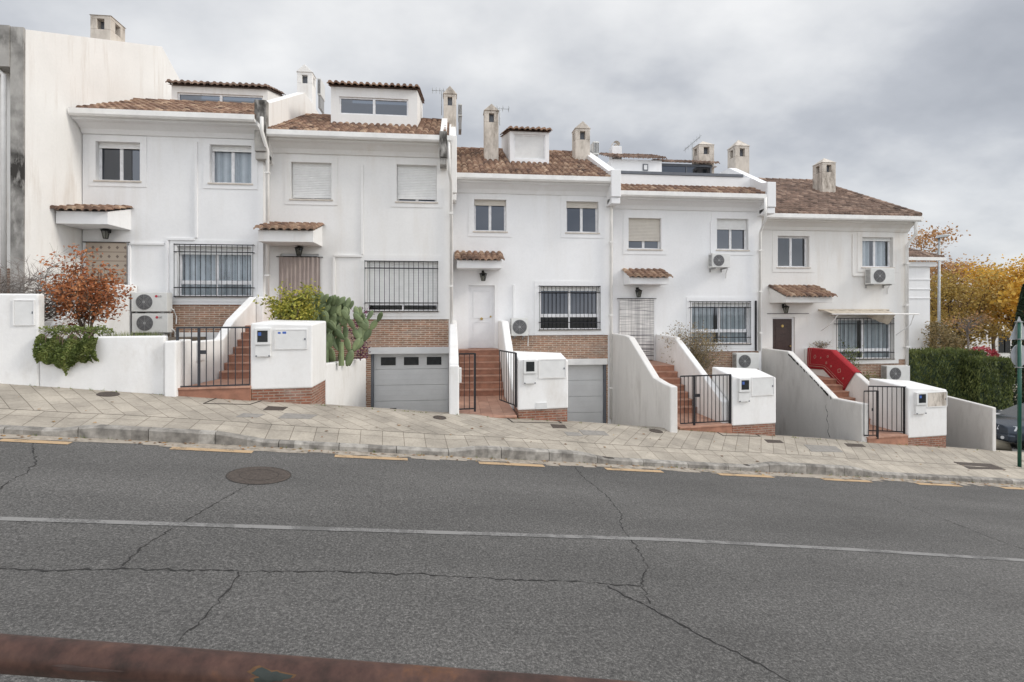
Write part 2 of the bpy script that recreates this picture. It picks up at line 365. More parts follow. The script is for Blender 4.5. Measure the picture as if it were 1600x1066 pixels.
# gutter strip of rough concrete along the kerb
gs=MB()
s=-40
while s<44:
    n=min(s+.25,44); w0=.14+rng.random()*.12
    gs.quad(rp(s,QK-w0-.06,.005),rp(n,QK-w0-.03-rng.random()*.06,.005),rp(n,QK+.01,.008),rp(s,QK+.01,.008)); s=n
structure(gs.build('gutter_strip',M['debris']),'broken pale concrete strip along the foot of the kerb')
# yellow dashes
yd=[(-240,-150),(0,110),(267,395),(523,637),(748,850),(946,1035),(1122,1207),(1285,1360),(1432,1500),(1565,1640)]
for a,b_ in yd:
    m=MB(); qa=9.74; k=6; sa,sb=s_at(a,9.74),s_at(b_,9.74)
    for i in range(k):
        s0=sa+(sb-sa)*i/k; s1=sa+(sb-sa)*(i+1)/k; m.quad(rp(s0,qa-.08,.007),rp(s1,qa-.08,.007),rp(s1,qa+.08,.007),rp(s0,qa+.08,.007))
    m.build('yellow_dash',M['yline'],road)
# white lane line
wl=[(-300,803),(0,811),(260,819),(525,827.5),(800,836),(1050,844),(1330,859),(1600,876),(1800,890)]
def roadpt(px,py,dz=.004):
    dx,dy,dz_=ray(px,py); t=-HR/(dz_+G*sq(dx,dy)[0]); return Vector((t*dx,t*dy,CZ+t*dz_+dz))
m=MB(); pts=[roadpt(*p,.005) for p in wl]; w=.05
qv=Vector((Q_[0],Q_[1],0))
for a,b_ in zip(pts[:-1],pts[1:]):
    m.quad(a-qv*w,b_-qv*w,b_+qv*w,a+qv*w)
m.build('lane_line',M['wline'],road)
# cracks
def crack(poly,w0=.012,w1=.012,jit=.03):
    m=MB(); P=[roadpt(*p,.004) for p in poly]; pts=[]
    for a,b_ in zip(P[:-1],P[1:]):
        n=max(2,int((b_-a).length/.05))
        for i in range(n):
            p=a.lerp(b_,i/n); 
            if i or True: p=p+Vector((rng.gauss(0,jit*.35),rng.gauss(0,jit*.35),0))
            pts.append(p)
    pts.append(P[-1]); n=len(pts); L=[];Rr=[]
    for i,p in enumerate(pts):
        d=(pts[min(i+1,n-1)]-pts[max(0,i-1)]).normalized(); a=Vector((-d.y,d.x,0)); w=(w0+(w1-w0)*i/n)*(.25+rng.random()**2*1.5)/2
        s_,q_=sq(p.x,p.y); z=CZ-G*s_-HR+.004
        l=p+a*w; r=p-a*w; l.z=z; r.z=z; L.append(l);Rr.append(r)
    for i in range(n-1): m.quad(Rr[i],Rr[i+1],L[i+1],L[i],.5)
    m.build('crack',M['crack'],road)
crack([(-200,884),(0,889),(70,892),(190,889),(300,891),(375,893),(500,893),(660,898),(790,906),(900,909),(960,914),(1002,916)],.020,.016)
crack([(375,893),(368,910),(345,937),(320,965),(273,1008),(230,1050)],.016,.012)
crack([(190,889),(215,860),(270,826),(330,790),(390,757)],.014,.010)
crack([(896,727),(910,745),(948,775),(970,803),(970,822),(990,850),(1012,885),(1003,905),(1005,920),(1016,944)],.013,.010)
crack([(950,917),(1000,942),(1055,970),(1100,997),(1150,1020),(1200,1046),(1260,1080)],.016,.022)
crack([(1295,745),(1380,775),(1470,810),(1560,845),(1640,872)],.008,.012,.015)
crack([(50,692),(52,710),(58,722),(40,740),(15,752),(0,765),(-60,790)],.016,.012)
# kerb stones
kb=MB(); s=-42
while s<44:
    L=rng.choice([.95,1.0,1.0]); e=min(s+L,44); k=4
    for i in range(k):
        a=s+.006+(e-s-.012)*i/k; b_=s+.006+(e-s-.012)*(i+1)/k
        P=[]
        for ss,qq in ((a,QK),(b_,QK),(b_,QK+.16),(a,QK+.16)):
            P.append((ss,qq))
        za=[CZ-G*ss-pav_h(ss,QK)+.004 for ss,qq in P]; zb=[CZ-G*ss-HR-.1 for ss,qq in P]
        xyz=[xy(*p) for p in P]
        vsb=[(x,y,z) for (x,y),z in zip(xyz,zb)]; vst=[(x,y,z) for (x,y),z in zip(xyz,za)]
        # chamfer front top edge
        mid=[]
        for j in (0,1):
            x,y=xyz[j]; mid.append((x,y,za[j]-.03)); px_,py_=xy(P[j][0],QK+.03); vst[j]=(px_,py_,za[j])
        vsx=vsb+vst+mid
        f=[(0,1,9,8),(8,9,5,4),(4,5,6,7),(3,2,1,0),(2,3,7,6)]
        if i==0: f.append((0,8,4,7,3))
        if i==k-1: f.append((1,2,6,5,9))
        kb.add(vsx,f,rng.random())
    s=e
structure(kb.build('kerb',M['kerb']),'grey concrete kerb stones dipping at the driveways')
jt=MB()
for a,b_ in ((-42,44),):
    n=86
    for i in range(n):
        s0=a+i;s1=s0+1
        x0=[xy(s0,QK+.03),xy(s1,QK+.03),xy(s1,QK+.15),xy(s0,QK+.15)]
        jt.foot(x0,[CZ-G*(t)-HR-.05 for t in (s0,s1,s1,s0)],[CZ-G*t-pav_h(t,QK)-.025 for t in (s0,s1,s1,s0)])
structure(jt.build('kerb_bedding',M['seam']),'dark joints between kerb stones')
# pavement
pv=MB(); svals=[]; s=-44
while s<44: svals.append(s); s+=.25 if -14<s<18 else 1
svals.append(44); qvals=[QK+.16,QK+.4,QK+.6,QK+.75,QK+1.2,QB-.6,QB,QB+.35]
vs=[];
for s in svals:
    for q in qvals:
        x,y=xy(s,q); z=CZ-G*s-pav_h(s,max(QK,q-.16*(1-(q-QK)/2.4))) 
        if q>QB: z=CZ-G*s-pav_h(s,QB)-.03
        vs.append((x,y,z))
nq=len(qvals); fs=[(i*nq+j,(i+1)*nq+j,(i+1)*nq+j+1,i*nq+j+1) for i in range(len(svals)-1) for j in range(nq-1)]
pv.add(vs,fs,.5); structure(pv.build('pavement',M['paving']),'beige paved footway with diagonal slabs')
def pz(x,y):
    s,q=sq(x,y); return CZ-G*s-pav_h(s,max(QK,q-.16*(1-(q-QK)/2.4)))
# things set in the ground
def disc_cover(name,px,py,rpx,fn,label,grp=None,rr=None):
    c=hit(px,py,fn); r=rr; m=MB(); n=32
    T1=Vector((S_[0],S_[1],-G)).normalized(); T2=Vector((Q_[0],Q_[1],.07 if fn is pz else 0)).normalized(); nn=T1.cross(T2)
    def ring(r0,h): return [c+T1*math.cos(2*math.pi*k/n)*r0+T2*math.sin(2*math.pi*k/n)*r0+nn*h for k in range(n)]
    a=ring(r,.004); b=ring(r*.93,.016); d=ring(r*.9,.010)
    m.add(a+b+d+[c+nn*.010],[(i,(i+1)%n,n+(i+1)%n,n+i) for i in range(n)]+[(n+i,n+(i+1)%n,2*n+(i+1)%n,2*n+i) for i in range(n)]+[(2*n+i,2*n+(i+1)%n,3*n) for i in range(n)])
    # raised studs
    for i in range(-6,7):
        for j in range(-6,7):
            u,v=i*r/7,j*r/7
            if u*u+v*v<(r*.82)**2 and (i+j)%2==0:
                q=c+T1*u+T2*v+nn*.010; w=r/16
                m.add([q-T1*w-T2*w,q+T1*w-T2*w,q+T1*w+T2*w,q-T1*w+T2*w,q+nn*.005],[(0,1,4),(1,2,4),(2,3,4),(3,0,4)])
    o=tag(m.build(name,M['cover']),label,'manhole cover' if rr>.3 else 'drain cover',grp)
    if rr>.3:
        q=MB(); a=ring(r*1.0,.006); b=ring(r*1.035,.006); q.add(a+b,[(i,n+i,n+(i+1)%n,(i+1)%n) for i in range(n)]); a=ring(r*.60,.0125); b=ring(r*.63,.0125); q.add(a+b,[(i,n+i,n+(i+1)%n,(i+1)%n) for i in range(n)]); q.build('rim_joint',M['seam'],o)
disc_cover('manhole_cover',405,743,0,gz,'large round rusty manhole cover in the road left of centre',rr=.42)
disc_cover('drain_cover',169,616.5,0,pz,'round brown cover in the pavement below the low white garden wall',None,.19)
disc_cover('drain_cover',687,653,0,pz,'small round cover in the pavement before the garage door with three small windows',None,.15)
disc_cover('drain_cover',1025,674,0,pz,'small round cover in the pavement below the tall grey stair wall',None,.17)
def rect_cover(name,x0,x1,y0,y1,label,mat,cat,frame=False,lift=.007,skew=0):
    P=[hit(x0+skew,y0,pz),hit(x1+skew,y0+(x1-x0)*.055,pz),hit(x1-skew,y1+(x1-x0)*.02,pz),hit(x0-skew,y1,pz)]
    P=P[::-1]; m=MB(); up=Vector((0,0,lift))
    if frame:
        for a,b_ in zip(P,P[1:]+P[:1]): m.bar(a+up*.8,b_+up*.8,.022,.01)
    else:
        low=[p-Vector((0,0,.02)) for p in P]; top=[p+up for p in P]
        m.add(low+top,[(4,5,6,7),(0,1,5,4),(1,2,6,5),(2,3,7,6),(3,0,4,7)])
    o=m.build(name,mat); tag(o,label,cat); return o
rect_cover('drain_cover',415,446,635,641,'small brown rectangular cover in the pavement below the leftmost brick-footed meter wall',M['cover'],'drain cover',skew=4)
rect_cover('concrete_patch',374,408,646,652,'narrow grey slab in the pavement under the brick footed meter wall, left of two',M['slabg'],'paving slab',skew=6)
rect_cover('concrete_patch',440,490,646,654,'wide grey slab in the pavement below the leftmost brown cover, right of two',M['slabg'],'paving slab',skew=6)
rect_cover('inspection_hatch',330,402,621,631,'outlined rectangular hatch in the pavement in front of the closed grey gate',M['seam'],'hatch',True,skew=12)
rect_cover('inspection_hatch',795,872,651,660,'outlined hatch in the pavement in front of the open black gate',M['seam'],'hatch',True,skew=-6)
rect_cover('drain_cover',862,884,663,669,'small brown rectangular iron cover beside the outlined hatch near the second meter wall',M['cover'],'drain cover',skew=-2)
rect_cover('concrete_patch',884,908,675,681,'small grey slab in the pavement in front of the plain grey garage door',M['slabg'],'paving slab',skew=-3)
rect_cover('concrete_patch',908,948,672,680,'larger grey slab in the pavement right of the small one by the plain garage',M['slabg'],'paving slab',skew=-4)
rect_cover('inspection_hatch',1122,1180,672,681,'outlined hatch in the pavement in front of the third meter wall',M['seam'],'hatch',True,skew=-8)
rect_cover('drain_cover',1197,1222,687,692,'small brown cover in the pavement below the grey stair wall with chipped coping',M['cover'],'drain cover',skew=-3)
rect_cover('concrete_patch',1262,1312,695,706,'grey slab in the pavement below the long grey stair wall near the red rug',M['slabg'],'paving slab',skew=-6)
rect_cover('drain_cover',1322,1350,693,698,'thin brown cover in the pavement left of the rightmost gate',M['cover'],'drain cover',skew=-3)
rect_cover('drain_channel',1502,1560,722,733,'long brown rusty cover in the pavement near the green sign post',M['cover'],'drain cover',skew=-12)
# fallen leaves
lf=MB()
for k in range(420):
    s=rng.uniform(-12,20); z=None
    if rng.random()<.75: q=QK-abs(rng.gauss(0,.12))-.01; x,y=xy(s,q); z=gz(x,y)+.012
    else: q=rng.uniform(QK+.2,QB); x,y=xy(s,q); z=pz(x,y)+.010
    a=rng.random()*6.28; L=rng.uniform(.02,.05); 
    ca,sa=math.cos(a)*L,math.sin(a)*L; t=rng.uniform(-.004,.010)
    lf.add([(x-ca,y-sa,z),(x+sa*.5,y-ca*.5,z+t+.004),(x+ca,y+sa,z),(x-sa*.5,y+ca*.5,z-t*.2+.004)],[(0,1,2,3)])
M['litter']=rndmat('fallen_leaves',[(0,(.10,.05,.02)),(.5,(.26,.12,.04)),(1,(.42,.26,.08))],.8)
tag(lf.build('fallen_leaves',M['litter']),'dry brown leaves scattered along the kerb and pavement','leaves',kind='stuff')
# ------------------------------------------------------------------ roofs & houses
def tiles(m,x0,x1,y0,z0,pitch,run,tw=.20,row=.31,keep=None,down=1):
    "corrugated clay tiles rising towards +y"
    nt_=max(1,round((x1-x0)/tw)); tw=(x1-x0)/nt_; cp=1/math.sqrt(1+pitch*pitch); nr=max(1,round(run/(row*cp))); ry=run/nr
    K=8; prof=[]
    for k in range(K+1):
        a=k/K; d=abs(a-.5)/.34
        prof.append(.058*math.sqrt(max(0,1-d*d)) if d<1 else -.018)
    for j in range(nr):
        ya=y0+j*ry-.03; yb=y0+(j+1)*ry
        for i in range(nt_):
            xa=x0+i*tw
            if keep and not keep(xa+tw/2,(ya+yb)/2): continue
            jz=rng.uniform(-.006,.012); jy=rng.uniform(-.025,.02); rv=min(1,max(0,rng.gauss(.5,.26)))
            A=[];B=[];C=[]
            for k in range(K+1):
                x=xa+tw*k/K; h=prof[k]
                zz=z0+pitch*(ya+jy-y0)
                A.append((x,ya+jy,zz+h+.045+jz)); B.append((x,yb,z0+pitch*(yb-y0)+h*.82+.012)); C.append((x,ya+jy,zz+h*.6-.006))
            n=K+1
            m.add(A+B+C,[(k,k+1,n+k+1,n+k) for k in range(K)]+[(2*n+k,2*n+k+1,k+1,k) for k in range(K)],rv)
def front_wall(m,x0,x1,z0,z1,D,holes,rev=.22):
    xs=sorted({x0,x1}|{h[0] for h in holes}|{h[1] for h in holes}); zs=sorted({z0,z1}|{h[2] for h in holes}|{h[3] for h in holes})
    def inh(x,z): return any(h[0]<x<h[1] and h[2]<z<h[3] for h in holes)
    for a,b_ in zip(xs[:-1],xs[1:]):
        for c,d in zip(zs[:-1],zs[1:]):
            if not inh((a+b_)/2,(c+d)/2): m.quad((a,D,c),(b_,D,c),(b_,D,d),(a,D,d),.5)
    for a,b_,c,d in holes:
        E=D+rev
        m.quad((a,D,c),(a,D,d),(a,E,d),(a,E,c)); m.quad((b_,D,c),(b_,E,c),(b_,E,d),(b_,D,d)); 
        if rev>.01: m.quad((a,D,d),(b_,D,d),(b_,E,d),(a,E,d))
        if rev>.01 and c>z0+.001: m.quad((a,D,c),(a,E,c),(b_,E,c),(b_,D,c))
def window(P,D,rect,shut=None,curtain=0,transom=None,grille=None,gl='glass',wx=None,sboxm='shut',sill=True,surround=9,mull=None,nb=15):
    px0,px1,py0,py1=rect; pc=(px0+px1)/2
    x0,x1=X_(px0,D),X_(px1,D); zt,zb=Z_(pc,py0,D),Z_(pc,py1,D)
    E=D+.15
    w=MB(); fw=.035
    w.box(x0,x0+fw,E,E+.06,zb,zt); w.box(x1-fw,x1,E,E+.06,zb,zt); w.box(x0+fw,x1-fw,E,E+.06,zt-fw,zt); w.box(x0+fw,x1-fw,E,E+.06,zb,zb+fw)
    xm=(x0+x1)/2; w.box(xm-.022,xm+.022,E+.005,E+.055,zb+fw,zt-fw)
    zlow=zb+fw
    if transom: ztr=Z_(pc,transom,D); w.box(x0+fw,xm-.022,E+.002,E+.057,ztr-.04,ztr+.04); w.box(xm+.022,x1-fw,E+.002,E+.057,ztr-.04,ztr+.04)
    # sash rails
    zs=ztr+.04 if transom else zb+fw
    for a,b_ in ((x0+fw,xm-.022),(xm+.022,x1-fw)):
        w.box(a,a+.022,E+.012,E+.045,zs,zt-fw); w.box(b_-.022,b_,E+.012,E+.045,zs,zt-fw); w.box(a+.022,b_-.022,E+.012,E+.045,zs,zs+.03); w.box(a+.022,b_-.022,E+.012,E+.045,zt-fw-.03,zt-fw)
    W_=w.build('window',M['alu'],P)
    g=MB(); g.quad((x0+fw,E+.03,zb+fw),(x1-fw,E+.03,zb+fw),(x1-fw,E+.03,zt-fw),(x0+fw,E+.03,zt-fw)); g.build('glass',M[gl],W_)
    if curtain:
        c=MB(); n=int((x1-x0)/.035); Y=E+.16
        pts=[]
        for i in range(n+1): 
            x=x0+(x1-x0)*i/n; pts.append((x,Y+.028*math.sin(i*1.25+math.sin(i*.37)*1.5)))
        gap=(.0 if curtain==1 else .12)
        for i in range(n):
            if abs((i+.5)/n-.5)<gap/2: continue
            c.quad((*pts[i],zb),(*pts[i+1],zb),(*pts[i+1],zt),(*pts[i],zt),(math.sin(i*.9)+1)/2)
        c.build('curtain',M['curt'],W_)
    if shut:
        zs_=Z_(pc,shut,D); sh=MB(); n=max(1,round((zt-zs_)/.05)); Y=E-.035
        for i in range(n):
            a=zt-(zt-zs_)*i/n; b_=zt-(zt-zs_)*(i+1)/n
            sh.add([(x0+.01,Y,a),(x1-.01,Y,a),(x1-.01,Y-.007,(a+b_)/2),(x0+.01,Y-.007,(a+b_)/2),(x1-.01,Y,b_+.004),(x0+.01,Y,b_+.004),(x1-.01,Y+.006,b_),(x0+.01,Y+.006,b_)],[(3,2,1,0),(5,4,2,3),(7,6,4,5)])
        sh.box(x0+.01,x1-.01,Y-.012,Y+.02,zs_-.03,zs_)
        sh.build('roller_shutter',M[sboxm],W_)
    if sill:
        s_=MB(); s_.box(x0-.05,x1+.05,D-.045,D+.14,zb-.035,zb+.008); s_.build('sill',M['sill'],W_,.006)
    if surround:
        k=surround*D/F; s_=MB(); pr=D-.018
        a,b_,c,d=x0-k,x1+k,zb-k*.9,zt+k
        s_.box(a,x0-.002,pr,D+.01,c,d); s_.box(x1+.002,b_,pr,D+.01,c,d); s_.box(x0-.002,x1+.002,pr,D+.01,zt+.002,d); s_.box(x0-.002,x1+.002,pr,D+.01,c,zb-.036)
        s_.build('surround',P_mat(P),W_)
    if grille:
        gx0,gx1=X_(grille[0],D-.13),X_(grille[1],D-.13); gt,gb=Z_(pc,grille[2],D-.13),Z_(pc,grille[3],D-.13); Y=D-.13; b=MB(); r=.0085
        for i in range(nb+1):
            x=gx0+(gx1-gx0)*i/nb; b.tube([(x,Y,gb),(x,Y,gt)],r,5)
        for z in (gb+.01,gt-.01,gt-.22,gb+.26): b.box(gx0-.01,gx1+.01,Y-.012,Y+.004,z-.014,z+.014)
        for x in (gx0,gx1):
            for z in (gt-.22,gb+.26): b.box(x-.012,x+.012,Y,D+.03,z-.012,z+.012)
            for q in (gb,gt): b.box(x-.01,x+.01,Y,D+.02,q-.012,q+.012)
        b.build('window_grille',M['iron'],W_)
    return (x0,x1,zb,zt)
def P_mat(P): return M[P['_m']]
def hole(D,rect):
    pc=(rect[0]+rect[1])/2
    return (X_(rect[0],D),X_(rect[1],D),Z_(pc,rect[3],D),Z_(pc,rect[2],D))
EX={}
def house(key,D,x0,x1,eave,brick,base,label,wm,wins,doors,garage=None,run=4.9,ridge=True,tm='tile',back=11,bl=500):
    ze=Z_(eave[0],eave[1],D-.55)  # gutter top
    zb=Z_(brick[0],brick[1],D) ; z0=base
    P=empty('terraced_house',((x0+x1)/2,D,z0),label,'house','white terraced houses stepping down the hill'); P['_m']=wm
    holes=[hole(D,w['rect']) for w in wins]; dh=[(X_(d['px'][0],D),X_(d['px'][1],D),d['zb'],d['zt']) for d in doors]; xl=X_(bl,D)
    zt=ze-.12
    m=MB(); HL=[h for h in holes if h[0]<xl]; front_wall(m,x0,xl,z0-.5,zb,D,[(h[0],h[1],h[2],min(h[3],zb)) for h in dh if h[2]<zb],0.001); front_wall(m,x0,x1,zb,zt,D,holes+[(h[0],h[1],max(h[2],zb),h[3]) for h in dh],.22)
    for h in dh:
        if h[2]<zb: m.quad((h[0],D,h[2]),(h[0],D,zb),(h[0],D+.22,zb),(h[0],D+.22,h[2])); m.quad((h[1],D,h[2]),(h[1],D+.22,h[2]),(h[1],D+.22,zb),(h[1],D,zb))
    pitch=.45; ye=D-.5
    zr=ze+pitch*run
    # side and back walls, inner partition
    yb=D+back
    for x in (x0,x1):
        m.box(x-.10 if x==x1 else x,x if x==x1 else x+.10,D+.02,yb,z0-.5,zt)
    m.box(x0+.1,x1-.1,yb-.15,yb,z0-.5,zt); m.box(x0+.1,x1-.1,D+2.6,D+2.7,z0,zt-.05)
    m.box(x0+.1,x1-.1,D+.3,yb-.15,zt-.06,zt-.01)
    for hx0,hx1,hz0,hz1 in ():
        pass
    m.build('wall',M[wm],P)
    # brick base
    b=MB(); bh=[]
    if garage: bh.append(garage['r'])
    for d in dh:
        pass
    front_wall(b,xl+.002,x1-.002,z0-.5,zb,D+.03,bh,.25); b.build('brick_base',M['brick'],P)
    # cornice + gutter
    c=MB(); c.prismx([(D+.02,zt-.40),(D-.05,zt-.39),(D-.10,zt-.30),(D-.12,zt-.27),(D-.30,zt-.15),(D-.44,zt-.12),(D-.46,zt-.07),(D-.46,zt-.02),(D+.02,zt-.02)],x0+.01,x1-.01); c.build('cornice',M[wm],P)
    g=MB(); g.prismx([(D-.462,zt-.05),(D-.50,zt-.07),(D-.58,zt-.07),(D-.62,zt-.02),(D-.62,ze),(D-.60,ze),(D-.59,zt+.02),(D-.5,zt+.0),(D-.462,zt+.02)],x0+.03,x1-.03); g.build('gutter',M['gut'],P)
    r=MB(); kp=None
    EX[key]=dict(P=P,ze=ze,ye=ye,pitch=pitch,D=D,x0=x0,x1=x1,zb=zb,z0=z0,run=run,zt=zt,zr=zr,yb=yb)
    if ridge:
        tiles(r,x0+.12,x1-.12,ye,ze+.0,pitch,run)
        yr=ye+run; r.add([(x0,yr,zr),(x1,yr,zr),(x1,yb,zr-.45*(yb-yr)),(x0,yb,zr-.45*(yb-yr))],[(0,1,2,3)],.5)
        # underside
        r.quad((x0+.1,ye+.05,ze-.03),(x0+.1,yr,zr-.03),(x1-.1,yr,zr-.03),(x1-.1,ye+.05,ze-.03),.3)
        # ridge caps
        n=int((x1-x0)/.36)
        for i in range(n):
            xa=x0+(x1-x0)*i/n; r.tube([(xa,yr,zr+.03),(xa+(x1-x0)/n+.03,yr,zr+.02)],.085,8,.07)
        r.build('roof',M[tm],P)
        # gable fill
        gm=MB()
        for x in (x0+.02,x1-.08): gm.prismx([(D,zt-.02),(D,ze+.2),(yr,zr-.06),(yb,zr-.45*(yb-yr)-.06),(yb,zt-.02)],x,x+.06)
        gm.build('gable',M[wm],P)
    for w in wins:
        k=dict(w); rect=k.pop('rect'); window(P,D,rect,**k)
    for d in doors: door(P,D,d)
    if garage: garage_door(P,D,garage)
    return P
def door(P,D,d):
    x0,x1=X_(d['px'][0],D),X_(d['px'][1],D); z0,z1=d['zb'],d['zt']; E=D+.10; kind=d['kind']
    fr=MB(); fw=.06
    fr.box(x0,x0+fw,E-.02,E+.1,z0,z1); fr.box(x1-fw,x1,E-.02,E+.1,z0,z1); fr.box(x0+fw,x1-fw,E-.02,E+.1,z1-fw,z1)
    fr.build('door_frame',M['doorw'] ,P)
    m=MB(); m.box(x0+fw,x1-fw,E,E+.05,z0+.01,z1-fw)
    def panel(a,b_,c,e):  # raised moulding
        t=.02
        m.box(a,b_,E-.012,E,e-t,e); m.box(a,b_,E-.012,E,c,c+t); m.box(a,a+t,E-.012,E,c+t,e-t); m.box(b_-t,b_,E-.012,E,c+t,e-t)
    w=x1-x0
    if kind=='white':
        panel(x0+fw+.1,x1-fw-.1,z0+.25,z0+.42+.45); panel(x0+fw+.1,x1-fw-.1,z0+1.0,z1-fw-.12)
        dm=M['doorw']
    else:
        for i in range(7): zz=z0+.15+i*.26; m.box(x0+fw+.12,x1-fw-.12,E-.010,E,zz,zz+.23)
        dm=M['doorb']
    o=m.build('door',dm,P,.004)
    for (kx,ky,kz,kr,kn) in ([((x0+x1)/2,.06,.98,.045,'door_knob'),(x1-fw-.07,.05,1.05,.03,'door_handle')] if kind=='white' else [((x0+x1)/2,.03,1.75,.05,'door_knocker'),(x1-fw-.08,.06,1.0,.03,'door_handle')]):
        k=MB(); k.disc((kx,E-ky,z0+kz),kr,(0,1,0),ky,14); k.build(kn,M['brass'],o)
    s=MB(); s.box(x0-.03,x1+.03,D-.05,E+.1,z0-.04,z0+.005); s.build('threshold',M['terra'],P)
def garage_door(P,D,g):
    x0,x1,z0,z1=g['r']; E=D+.2
    for xj in (x0,x1-.07): f=MB(); f.box(xj,xj+.07,E-.14,E+.04,z0-.1,z1); f.build('garage_jamb',M['gdark'],P)
    l=MB(); l.box(x0-.06,x1+.02,D-.03,E+.05,z1-.17,z1+.03); l.build('garage_lintel',M['garage'] if g.get('win') else M['gut'],P)
    m=MB(); n=4; H=(z1-.17-z0)
    for i in range(n):
        a=z0+H*i/n; b_=z0+H*(i+1)/n
        m.box(x0+.075,x1-.075,E,E+.04,a+.006,b_-.006)
        for k in (.33,.66): zz=a+(b_-a)*k; m.box(x0+.08,x1-.08,E-.004,E,zz-.004,zz+.004)
    m.box(x0+.075,x1-.075,E+.03,E+.05,z0,z1-.1)
    o=m.build('garage_door',M['garage'],P,.004)
    if g.get('win'):
        for c in (.18,.5,.82):
            w=MB(); xc=x0+.08+(x1-x0-.16)*(.19 if c==.18 else (.5 if c==.5 else .81)); zc=z0+H*.875; 
            w.box(xc-.25,xc+.25,E-.014,E-.001,zc-.15,zc+.15); w_=w.build('pane_frame',M['garage'],o)
            q=MB(); q.box(xc-.225,xc+.225,E-.018,E-.012,zc-.125,zc+.125); q.build('pane',M['darkglass'],w_)
        v=MB(); xc=x0+(x1-x0)*.27; v.box(xc-.1,xc+.1,E-.012,E,z0+.16,z0+.27); v.build('vent',M['iron'],o)
YB=lambda X:12.6+.1217*X
zb2=CZ-.40; zb3=CZ-1.26; zb4=CZ-1.75; zb5=CZ-2.34; zb1=CZ-.22
PX1=-10.20; PX2=-5.37; PX3=.05; PX4=5.40; PX5=11.05; PX6=17.42
D1,D2,D3,D4,D5=16.4,16.8,17.9,18.3,19.0
g2b=Z_(640,640,D2)-.25; g3b=Z_(920,660,D3)-.25
house('h1',D1,PX1+.02,PX2,(260,175),(320,476),Z_(320,545,D1)-.9,'white terraced house with patterned door curtain, dark low dormer and two stacked air conditioners','w1',
 [dict(rect=(150,219,222,283),shut=229,gl='glassd'),dict(rect=(328,393,227,287),shut=234,curtain=1),
  dict(rect=(277,393,385,463),shut=396,curtain=1,transom=442,grille=(272,395,382,464))],
 [dict(px=(137,196),zb=zb1,zt=zb1+2.1,kind='brown')],garage=dict(r=(X_(277,D1),X_(392,D1),Z_(330,620,D1),Z_(330,521,D1))),run=3.0,bl=262)
house('h2',D2,PX2+.004,PX3-.004,(570,208),(635,499),g2b,'off-white terraced house with drawn roller shutters, wide rooftop dormer and panelled garage door','w2',
 [dict(rect=(455,518,254,312),shut=307,gl='glassd'),dict(rect=(620,682,258,316),shut=309,gl='glassd'),
  dict(rect=(573,684,408,486),shut=471,transom=475,grille=(570,684,408,487))],
 [dict(px=(438,498),zb=zb2,zt=zb2+2.08,kind='brown')],garage=dict(r=(X_(579,D2),X_(704,D2),g2b,Z_(640,544,D2)),win=True),run=4.2,bl=512)
house('h3',D3,PX3+.004,PX4-.004,(840,274),(870,524),g3b,'white terraced house with white front door, small shuttered dormer and two chimneys','w3',
 [dict(rect=(741,791,312,362),shut=319,gl='glassd',sboxm='shutc'),dict(rect=(885,935,315,364),shut=323,gl='glassd',sboxm='shutc'),
  dict(rect=(844,937,448,515),shut=453,transom=494,curtain=0,gl='glassd',grille=(843,938,447,516))],
 [dict(px=(732,773),zb=zb3,zt=zb3+2.08,kind='white')],garage=dict(r=(X_(820,D3),X_(948,D3),g3b,Z_(920,562,D3))),run=4.9,bl=788)
house('h4',D4,PX4+.004,PX5-.004,(1085,301),(1126,549),CZ-4.6,'white terraced house with roof terrace behind a dark rail and striped door curtain','w4',
 [dict(rect=(982,1033,341,390),shut=375,gl='glassd',sboxm='shutc'),dict(rect=(1120,1169,342,391),shut=357,gl='glassd'),
  dict(rect=(1081,1172,473,537),shut=478,transom=518,curtain=2,grille=(1079,1173,471,539))],
 [dict(px=(970,1020),zb=zb4,zt=zb4+2.1,kind='brown')],run=.9,ridge=False,bl=1050)
house('h5',D5,PX5+.004,PX6,(1320,336),(1352,562),CZ-5.2,'cream terraced house with big gabled tile roof and brown front door, end of the row','w5',
 [dict(rect=(1215,1264,369,418),gl='glass',curtain=0),dict(rect=(1347,1395,371,418),shut=375,gl='glass',curtain=2),
  dict(rect=(1309,1396,498,561),transom=548,gl='glass',curtain=2,grille=(1307,1397,497,562))],
 [dict(px=(1207,1242),zb=zb5,zt=zb5+2.08,kind='brown')],run=6.0,ridge=False,bl=1290)
# H5 gabled roof with a verge of cap tiles on the right
e=EX['h5']; r=MB(); x0,x1=e['x0']+.14,e['x1']-.02
tiles(r,x0,x1,e['ye'],e['ze'],.45,6.0)
zr=e['ze']+.45*6; yr=e['ye']+6
r.add([(x0,e['ye']+.06,e['ze']-.02),(x1,e['ye']+.06,e['ze']-.02),(x1,yr,zr-.04),(x0,yr,zr-.04)],[(0,1,2,3)],.3)
r.add([(x0,yr,zr),(x1,yr,zr),(x1,yr+6,e['ze']),(x0,yr+6,e['ze'])],[(0,1,2,3)],.4)
a=Vector((x1+.0,e['ye']-.05,e['ze']+.06)); b_=Vector((x1+.0,yr,zr+.06)); n=19
for i in range(n): p=a.lerp(b_,i/n); q=a.lerp(b_,(i+1.12)/n); r.tube([p,q],.105,8,.085); d=Vector((-.2,0,-.0)); r.tube([p+d,q+d],.07,8,.055)
n=18
for i in range(n): xa=x0+(x1-x0)*i/n; r.tube([(xa,yr,zr+.05),(xa+(x1-x0)/n+.03,yr,zr+.04)],.1,8,.08)
r.build('roof',M['tiled'],e['P'])
gm=MB(); gm.prismx([(D5+.05,e['zt']-.03),(D5+.05,e['ze']+.1),(yr,zr-.08),(yr+5.2,e['ze']+.2),(yr+5.2,e['zt']-.03)],e['x1']-.12,e['x1']-.03); gm.build('gable',M['w5'],e['P'])
